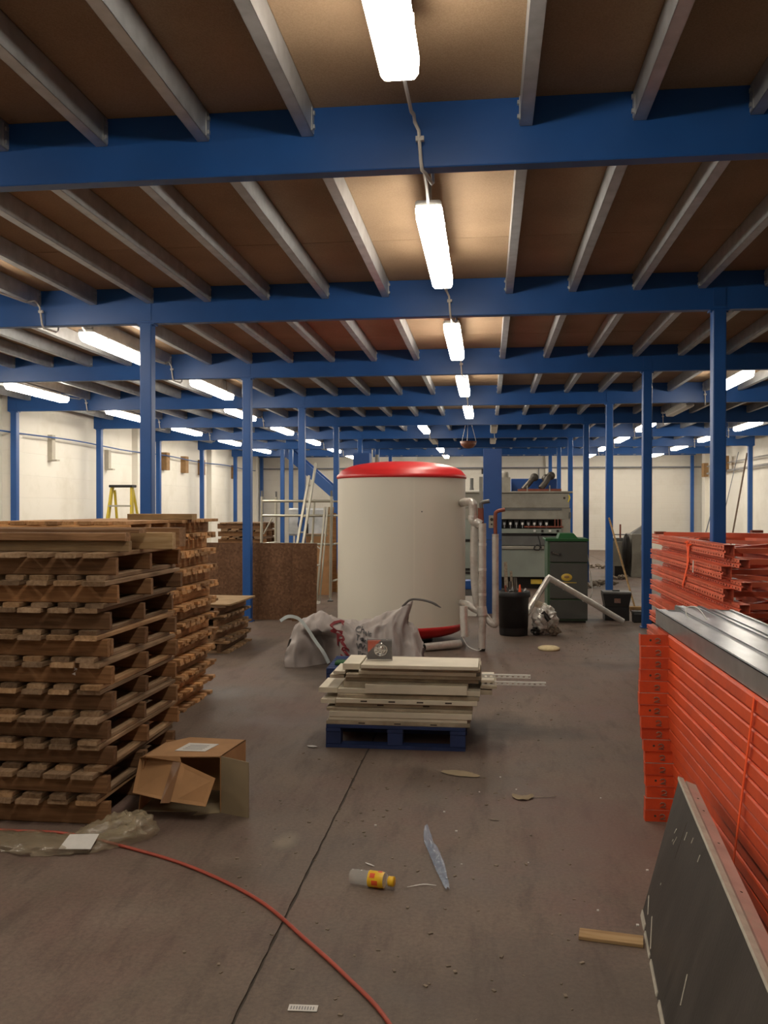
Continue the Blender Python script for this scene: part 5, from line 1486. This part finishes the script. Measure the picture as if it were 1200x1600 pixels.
MB().tube([(0.1, -0.05, 0.13), (0.24, -0.03, 0.10), (0.26, 0.0, 0.03)], 0.02, 8).build('hose', M['black'], t)

# broom
t = thing('broom', 'broom with long pale wooden handle resting beside a blue column', 'broom', (2.22, 13.85, 0))
MB().tube([(0.0, -0.02, 0.10), (-0.33, 0.40, 1.45)], 0.014, 8).build('handle', M['timber'], t)
MB().box(-0.08, 0.20, -0.06, 0.0, 0.06, 0.11, ch=0.008).build('head', M['timber'], t)
m = MB(); R = random.Random(4)
for k in range(60):
    x = -0.075 + 0.27 * R.random(); y = -0.055 + 0.05 * R.random()
    m.bar((x, y, 0.06), (x + R.uniform(-.03, .03), y + R.uniform(-.03, .02), 0.0), 0.004, 0.004)
b_ = m.build('bristles', M['debris'], t); b_['kind'] = 'stuff'

# ------------------------------------------------------------------ big press behind
t = thing('press_machine', 'large pale grey press machine standing behind the boiler', 'machine', (0.60, 17.8, 0))
MB().box(-1.05, 1.0, 0.0, 1.6, 1.60, 1.90, ch=0.01).build('upper_beam', M['pale'], t)
MB().box(-1.08, 1.06, -0.04, 1.5, 1.90, 1.935, ch=0.006).build('top_rail', M['pale'], t)
MB().box(-0.28, 0.85, -0.006, 0.01, 1.555, 1.60).build('dark_slot', M['mgrey'], t)
MB().box(-1.05, 0.90, 0.01, 1.5, 1.38, 1.60, ch=0.006).build('beam_lower', M['pale'], t)
MB().box(0.85, 1.02, 0.02, 1.5, 0.25, 1.60, ch=0.006).build('side_frame', M['pale'], t)
MB().box(-1.05, -0.55, 0.02, 1.5, 0.0, 1.38, ch=0.006).build('side_frame', M['pale2'], t)
MB().box(-0.55, 0.86, 0.7, 1.4, 0.25, 1.38).build('inner_back', M['mgrey'], t)
MB().box(-0.32, 0.82, 0.05, 0.5, 1.36, 1.385).build('tool_rail', M['oily'], t)
R = random.Random(14)
for k in range(8):
    x = -0.27 + 0.118 * k
    tl = MB().box(x - 0.042, x + 0.042, 0.04, 0.16, 1.235 + R.uniform(-.01, .01), 1.35, ch=0.006).build('tool_clamp', M['oily'], t)
    MB().box(x - 0.022, x + 0.022, 0.02, 0.04, 1.27, 1.315, ch=0.004).build('clamp_bolt', M['white'] if k % 2 else M['galv'], tl)
    MB().box(x - 0.007, x + 0.007, 0.02, 0.035, 1.20, 1.27).build('tie_rod', M['galv'], tl)
MB().box(0.12, 0.88, 0.0, 0.06, 1.215, 1.245, ch=0.004).build('red_rail', M['rust'], t)
for k in range(4):
    MB().box(0.30 + 0.15 * k, 0.345 + 0.15 * k, -0.01, 0.03, 1.13, 1.17).build('fixture_block', M['white'] if k % 2 == 0 else M['oily'], t)
for k in range(3):
    MB().tube([(0.72 + 0.06 * k, 0.02, 1.22), (0.72 + 0.06 * k, 0.02, 1.38)], 0.012, 6).build('red_pin', M['rust'], t)
MB().box(-0.55, 0.86, 0.02, 0.6, 1.10, 1.19, ch=0.004).build('lower_rail', M['pale2'], t)
MB().box(-0.32, 0.45, -0.01, 0.2, 1.055, 1.095, ch=0.004).build('black_rail', M['oily'], t)
MB().box(-0.55, 0.86, 0.0, 0.6, 0.86, 1.05, ch=0.004).build('bed_beam', M['mgrey'], t)
MB().box(-0.55, 0.50, -0.14, 0.4, 0.79, 0.85, ch=0.008).build('bed_table', M['pale'], t)
MB().box(-0.50, 0.52, -0.10, 0.5, 0.24, 0.79, ch=0.008).build('front_panel', M['pale2'], t)
MB().box(0.25, 0.47, -0.02, 0.3, 0.10, 0.19, ch=0.004).build('warning_plate', M['yellow'], t)
MB().box(-1.0, 0.95, 0.1, 1.4, 0.0, 0.24).build('base', M['oily'], t)
MB().box(-0.12, 0.79, 0.5, 1.2, 1.935, 2.20, ch=0.01).build('blue_housing', M['blue2'], t)
MB().tube(smooth_path([(0.10, 0.15, 1.97), (0.22, 0.2, 2.10), (0.30, 0.25, 2.20), (0.34, 0.3, 2.24)], 4), 0.055, 10).build('hose', M['copper'], t)
MB().tube(smooth_path([(0.45, 0.15, 1.99), (0.55, 0.2, 2.12), (0.62, 0.25, 2.24), (0.66, 0.3, 2.27)], 4), 0.06, 10).build('hose', M['copper'], t)
for x, z in ((0.33, 2.24), (0.56, 2.22), (0.66, 2.27)):
    MB().lathe([(0.0, -0.09), (0.075, -0.09), (0.085, 0.0), (0.075, 0.09), (0.0, 0.09)], 14, mat=Matrix.Translation((x, 0.3, z - 0.02)) @ Rx).build('motor', M['copper'], t)
MB().box(0.0, 0.85, 0.10, 0.40, 1.935, 1.985).build('pipe_tray', M['rust'], t)
for x in (0.18, 0.62):
    MB().box(x - 0.012, x + 0.012, 0.05, 0.07, 1.935, 2.05).build('bracket', M['pale'], t)
tk = MB().box(-0.37, -0.15, 0.15, 0.45, 1.94, 2.22, ch=0.01).build('control_box', M['pale'], t)
MB().lathe([(0.09, 2.20), (0.09, 2.30), (0.075, 2.335), (0.0, 2.35)], 18, mat=Matrix.Translation((-0.27, 0.3, 0))).build('dome', M['pale'], tk)
MB().tube([(-0.92, 0.1, 1.93), (-0.92, 0.1, 2.02), (-0.92, 0.1, 2.20)], [0.05, 0.035, 0.035], 10).build('valve', M['mgrey'], t)
MB().box(-1.0, -0.70, 0.0, 0.2, 1.935, 1.96).build('bright_ledge', M['white'], t)
MB().tube([(-0.90, -0.003, 1.72), (-0.90, 0.005, 1.72)], 0.022, 10).build('port', M['slot'], t)
MB().tube([(0.90, -0.003, 1.80), (0.90, 0.005, 1.80)], 0.024, 10).build('port', M['slot'], t)
for z0 in (0.93, 0.35, 0.28):
    MB().box(-1.05, -0.62, 0.0, 0.03, z0, z0 + 0.05).build('vent_slot', M['oily'], t)
MB().tube(smooth_path([(0.38, -0.16, 1.05), (0.42, -0.18, 0.90), (0.40, -0.17, 0.78), (0.30, -0.17, 0.80), (0.36, -0.17, 0.88), (0.45, -0.16, 0.82)], 5), 0.012, 6).build('cable_loop', M['black'], t)
for k in range(5):
    MB().tube([(-0.47 + 0.05 * k, -0.12, 1.65), (-0.47 + 0.05 * k, -0.12, 1.6)], 0.001, 4)
MB().tube(smooth_path([(0.98, -0.05, 1.86), (1.0, -0.05, 1.8), (0.97, -0.05, 1.72)], 4), 0.015, 6).build('yellow_loop', M['ygrp'], t)
MB().box(0.985, 1.03, -0.02, 0.0, 1.40, 1.52).build('switch', M['mgrey'], t)

# blue post of the press line
t = thing('blue_cabinet', 'tall narrow blue machine cabinet standing right of the tank', 'cabinet', (0.07, 13.55, 0))
MB().box(-0.14, 0.14, 0.0, 0.34, 1.12, 2.50, ch=0.006).build('upper_body', M['blue2'], t)
MB().box(-0.14, 0.14, 0.0, 0.34, 0.0, 1.115, ch=0.006).build('lower_body', M['blue2'], t)
p_ = MB().box(-0.055, 0.04, -0.018, 0.0, 1.30, 1.49, ch=0.004).build('switch_panel', M['pale'], t)
MB().tube([(-0.012, -0.018, 1.43), (-0.012, -0.034, 1.43)], 0.024, 12).build('switch_knob', M['black'], p_)
MB().tube([(-0.012, -0.018, 1.355), (-0.012, -0.028, 1.355)], 0.014, 12).build('switch_knob', M['black'], p_)
MB().box(-0.165, -0.14, 0.05, 0.10, 2.32, 2.38).build('hinge', M['white'], t)
MB().box(-0.165, -0.14, 0.05, 0.10, 2.12, 2.20).build('hinge', M['black'], t)
MB().box(-0.20, -0.145, 0.1, 0.3, 1.60, 2.08).build('rear_plate', M['pale'], t)
t = thing('blue_cabinet', 'tall blue machine cabinet rising behind the left side of the tank', 'cabinet', (-2.46, 17.2, 0))
MB().box(-0.16, 0.16, 0.0, 0.4, 0.0, 2.68, ch=0.006).build('body', M['blue2'], t)
MB().box(0.19, 0.21, 0.1, 0.15, 2.1, 2.75).build('rail_post', M['alu'], t)
MB().box(0.26, 0.32, 0.1, 0.18, 2.25, 2.65, ch=0.008).build('side_valve', M['pale'], t)
MB().box(0.16, 0.32, 0.08, 0.30, 0, 2.10).build('side_body', M['blue2'], t)

# things seen between tank and pipes: crate & rags
t = thing('blue_crate', 'blue and white crate on the floor between the tank and the pipework', 'crate', (-0.28, 13.2, 0))
MB().box(-0.16, 0.12, 0, 0.3, 0.0, 0.30, ch=0.01).build('lower_crate', M['white'], t)
MB().box(-0.16, 0.12, 0, 0.3, 0.40, 0.52, ch=0.01).build('blue_lid', M['blue2'], t)
MB().box(-0.15, 0.11, 0.01, 0.29, 0.30, 0.40).build('rim', M['mgrey'], t)

# planks beside the bin
for k, (x, h_, w_) in enumerate(((0.27, 0.95, 0.05), (0.35, 0.82, 0.035), (0.41, 0.72, 0.04))):
    tag(MB().bar((x, 12.3, 0.0), (x - 0.02, 12.75, h_ - 0.12), w_, 0.02, up=(0, 1, 0)).build('leaning_plank', M['debris']), 'thin brown plank propped behind the black bin, %s' % ('tallest', 'middle', 'shortest')[k], 'plank', 'planks propped behind the black bin')

# ------------------------------------------------------------------ right background machine and scrap
t = thing('grey_lathe', 'grey workshop machine in the far right background behind the broom', 'machine', (3.3, 21.2, 0))
MB().box(-0.42, -0.05, 0, 0.8, 0.25, 0.82, ch=0.01).build('bed', M['pale'], t)
MB().box(0.02, 0.42, -0.1, 0.9, 0.0, 1.0, ch=0.015).build('headstock', M['pale'], t)
MB().lathe([(0.0, -0.05), (0.30, -0.05), (0.32, 0.0), (0.30, 0.06), (0.0, 0.06)], 26, mat=Matrix.Translation((-0.10, -0.06, 0.62)) @ Matrix.Scale(0.32, 4, (1, 0, 0)) @ Matrix.Scale(1.25, 4, (0, 0, 1)) @ Rx).build('belt_guard', M['oily'], t)
MB().box(-0.42, -0.1, 0.1, 0.7, 0.82, 0.90).build('slide', M['mgrey'], t)
MB().tube([(-0.20, 0.2, 0.9), (-0.20, 0.2, 1.22)], 0.02, 6).build('lever', M['rust'], t)
MB().tube([(-0.40, 0.2, 0.98), (0.0, 0.2, 0.98)], 0.015, 6).build('rod', M['rail'], t)
MB().box(-0.35, -0.05, 0.05, 0.7, 0.0, 0.25).build('foot', M['oily'], t)
MB().add([(0.05, 0.1, 1.0), (0.42, 0.1, 1.0), (0.42, 0.5, 1.0), (0.05, 0.5, 1.0), (0.38, 0.25, 1.25), (0.42, 0.3, 1.3)], [(0, 1, 5, 4), (1, 2, 5), (2, 3, 4, 5), (3, 0, 4)]).build('cover_rag', M['mgrey'], t)
MB().box(0.22, 0.30, -0.105, -0.1, 0.62, 0.75).build('name_plate', M['galv'], t)
R = random.Random(17)
for k, (x, y, w_, h_, lb) in enumerate([(1.95, 18.2, 0.30, 0.07, 'dark rubble heap on the far floor just right of the boiler'), (2.45, 19.0, 0.22, 0.06, 'dark rubble heap on the far floor by the second right column'),
                              (3.0, 24.0, 0.30, 0.10, 'small brown rubble heap near the far wall'), (2.9, 20.5, 0.2, 0.08, 'small dark heap before the grey machine')]):
    m = MB()
    for j in range(26):
        c = Vector((x + R.uniform(-w_, w_), y + R.uniform(-.2, .2), R.uniform(0.02, h_)))
        s = R.uniform(.02, .06)
        m.box(-s, s, -s * .6, s * .6, -0.012, 0.02, mat=Matrix.Translation(c) @ Euler((R.uniform(-.4, .4), R.uniform(-.4, .4), R.uniform(0, 3))).to_matrix().to_4x4())
    tag(m.build('rubble_heap', M['debris']), lb, 'rubble', kind='stuff')

# ------------------------------------------------------------------ left background: stepladder, scaffold, ladder, timber
t = thing('step_ladder', 'yellow step ladder standing behind the left pallet stacks', 'step ladder', (-5.12, 12.0, 0))
for s in (-1, 1):
    MB().bar((s * 0.27, -0.35, 0.0), (s * 0.145, 0.0, 1.90), 0.028, 0.07, up=(0, 1, 0)).build('stile', M['ygrp'], t)
    MB().bar((s * 0.25, 0.65, 0.0), (s * 0.135, 0.06, 1.85), 0.022, 0.04, up=(0, 1, 0)).build('rear_leg', M['ygrp'], t)
MB().box(-0.17, 0.17, -0.06, 0.10, 1.89, 1.925, ch=0.008).build('top_cap', M['black'], t)
for i in range(6):
    f = (i + 1) / 7; w_ = 0.27 - 0.125 * f
    MB().box(-w_, w_, -0.35 + 0.35 * f - 0.04, -0.35 + 0.35 * f + 0.04, 1.9 * f - 0.012, 1.9 * f + 0.012).build('tread', M['alu'], t)

t = thing('scaffold_tower', 'silver aluminium scaffold tower behind the brown boards', 'scaffold', (-3.30, 15.0, 0))
def al(a, b, r=0.025, name='tube', mat='alu'): return MB().tube([a, b], r, 8).build(name, M[mat], t)
for x, y in ((-0.60, 0.0), (-0.53, 0.75), (0.62, 0.0), (0.72, 0.75)):
    al((x, y, 0.06), (x + 0.02, y, 1.80), name='upright')
    MB().lathe([(0.0, 0.0), (0.05, 0.0), (0.05, 0.02), (0.02, 0.03), (0.02, 0.08), (0.0, 0.08)], 12, mat=Matrix.Translation((x, y, 0))).build('foot', M['mgrey'], t)
    MB().tube([(x + 0.02, y, 1.80), (x + 0.02, y, 1.90)], 0.018, 8).build('spigot', M['mgrey'], t)
for z in (1.72, 1.47, 0.98):
    al((-0.6, 0, z), (0.62, 0, z), 0.022, 'guard_rail')
for z in (1.72, 1.47):
    al((-0.55, 0.75, z), (0.72, 0.75, z), 0.016, 'guard_rail')
for x in (-0.57, 0.66):
    for z in (0.35, 0.98, 1.47):
        al((x, 0, z), (x + 0.06, 0.75, z), 0.018, 'rung')
al((-0.55, 0, 1.15), (-0.40, 0, 1.42), 0.014, 'brace')
al((0.30, 0.02, 0.98), (0.34, 0.02, 1.75), 0.020, 'brace')
t = thing('lean_ladder', 'long aluminium ladder leaning steeply against the scaffold tower', 'ladder', (-3.20, 14.46, 0))
for dx_, mt in ((0.0, 'alu'), (0.115, 'alu')):
    MB().bar((dx_ - 0.12, 0, 0.0), (dx_ + 0.18, 0.40, 2.36 if dx_ else 2.15), 0.035, 0.07, up=(0, 1, 0)).build('stile', M[mt], t)
for i in range(8):
    f = (i + 0.5) / 8.5
    MB().tube([(-0.12 + 0.28 * f, 0.40 * f, 2.25 * f), (0.0 + 0.28 * f, 0.40 * f, 2.25 * f)], 0.014, 6).build('rung', M['alu'], t)
t = thing('lean_ladder', 'short aluminium ladder section standing right of the brown boards', 'ladder', (-2.85, 14.62, 0))
MB().bar((-0.16, 0.0, 0.62), (-0.10, 0.12, 1.05), 0.03, 0.05, up=(0, 1, 0)).build('stile', M['alu'], t)
MB().bar((0.0, 0.0, 0.0), (0.10, 0.25, 1.62), 0.03, 0.06, up=(0, 1, 0)).build('stile', M['alu'], t)
MB().bar((0.045, 0.04, 0.0), (0.15, 0.25, 1.62), 0.02, 0.05, up=(0, 1, 0)).build('stile', M['alu'], t)
MB().tube([(-0.16, 0.0, 0.64), (0.05, 0.08, 0.64)], 0.018, 6).build('rung', M['alu'], t)
MB().tube([(-0.12, 0.1, 1.03), (0.06, 0.12, 0.90)], 0.014, 6).build('brace', M['alu'], t)
MB().box(-0.05, 0.06, -0.05, 0.05, 0.0, 0.04).build('foot', M['white'], t)

for k, (x, w_, h_, ln, mt) in enumerate([(-3.10, 0.14, 1.62, 0.10, 'timber'), (-2.92, 0.12, 1.50, -0.05, 'pallet2'), (-2.78, 0.16, 1.66, 0.08, 'timber'), (-2.62, 0.10, 1.40, 0.02, 'pallet2'), (-2.50, 0.13, 1.68, 0.04, 'timber')]):
    tag(MB().bar((x, 16.6 + 0.12 * (k % 2), 0.0), (x + ln, 16.8 + 0.12 * (k % 2), h_), w_, 0.03, up=(0, 1, 0)).build('standing_plank', M[mt]), 'brown plank standing behind the scaffold, %s from the left' % ordinal(k + 1), 'plank', 'planks standing behind the scaffold')
t = thing('cardboard_stack', 'brown cardboard boxes stacked behind the scaffold', 'cardboard box', (-3.15, 16.1, 0))
MB().box(-0.25, 0.25, 0, 0.35, 0, 0.6, ch=0.01).build('lower_box', M['card'], t)
MB().box(-0.22, 0.22, 0.02, 0.33, 0.6, 1.12, ch=0.01).build('upper_box', M['card'], t)
MB().box(-0.22, 0.22, 0.015, 0.02, 1.08, 1.12).build('lid_edge', M['card2'], t)
t = thing('wrapped_load', 'white film-wrapped load on a blue base beyond the scaffold', 'wrapped load', (-4.2, 20.5, 0))
MB().box(-0.45, 0.55, 0, 0.8, 0.95, 1.6, ch=0.04).build('wrapped_goods', M['wrapped'], t)
MB().box(-0.30, 0.52, -0.02, 0.8, 0.72, 0.95, ch=0.02).build('blue_crate', M['blue2'], t)
MB().box(-0.9, 0.6, -0.1, 0.9, 0, 0.70, ch=0.02).build('bench', M['pale'], t)
t = thing('pallet_truck', 'dark looped pallet truck handle in front of the wrapped load', 'pallet truck', (-3.55, 16.8, 0))
MB().tube([(0.10, 0, 0.1), (0.10, 0, 1.3)], 0.02, 8).build('shaft', M['oily'], t)
MB().tube(smooth_path([(0.10, 0, 1.38), (-0.02, 0, 1.40), (-0.08, 0, 1.30), (-0.04, 0, 1.20), (0.08, 0, 1.16)], 5), 0.014, 6).build('grip_loop', M['oily'], t)
MB().box(-0.1, 0.3, -0.1, 0.1, 0, 0.14, ch=0.02).build('base', M['oily'], t)

print('objects', len(bpy.data.objects))
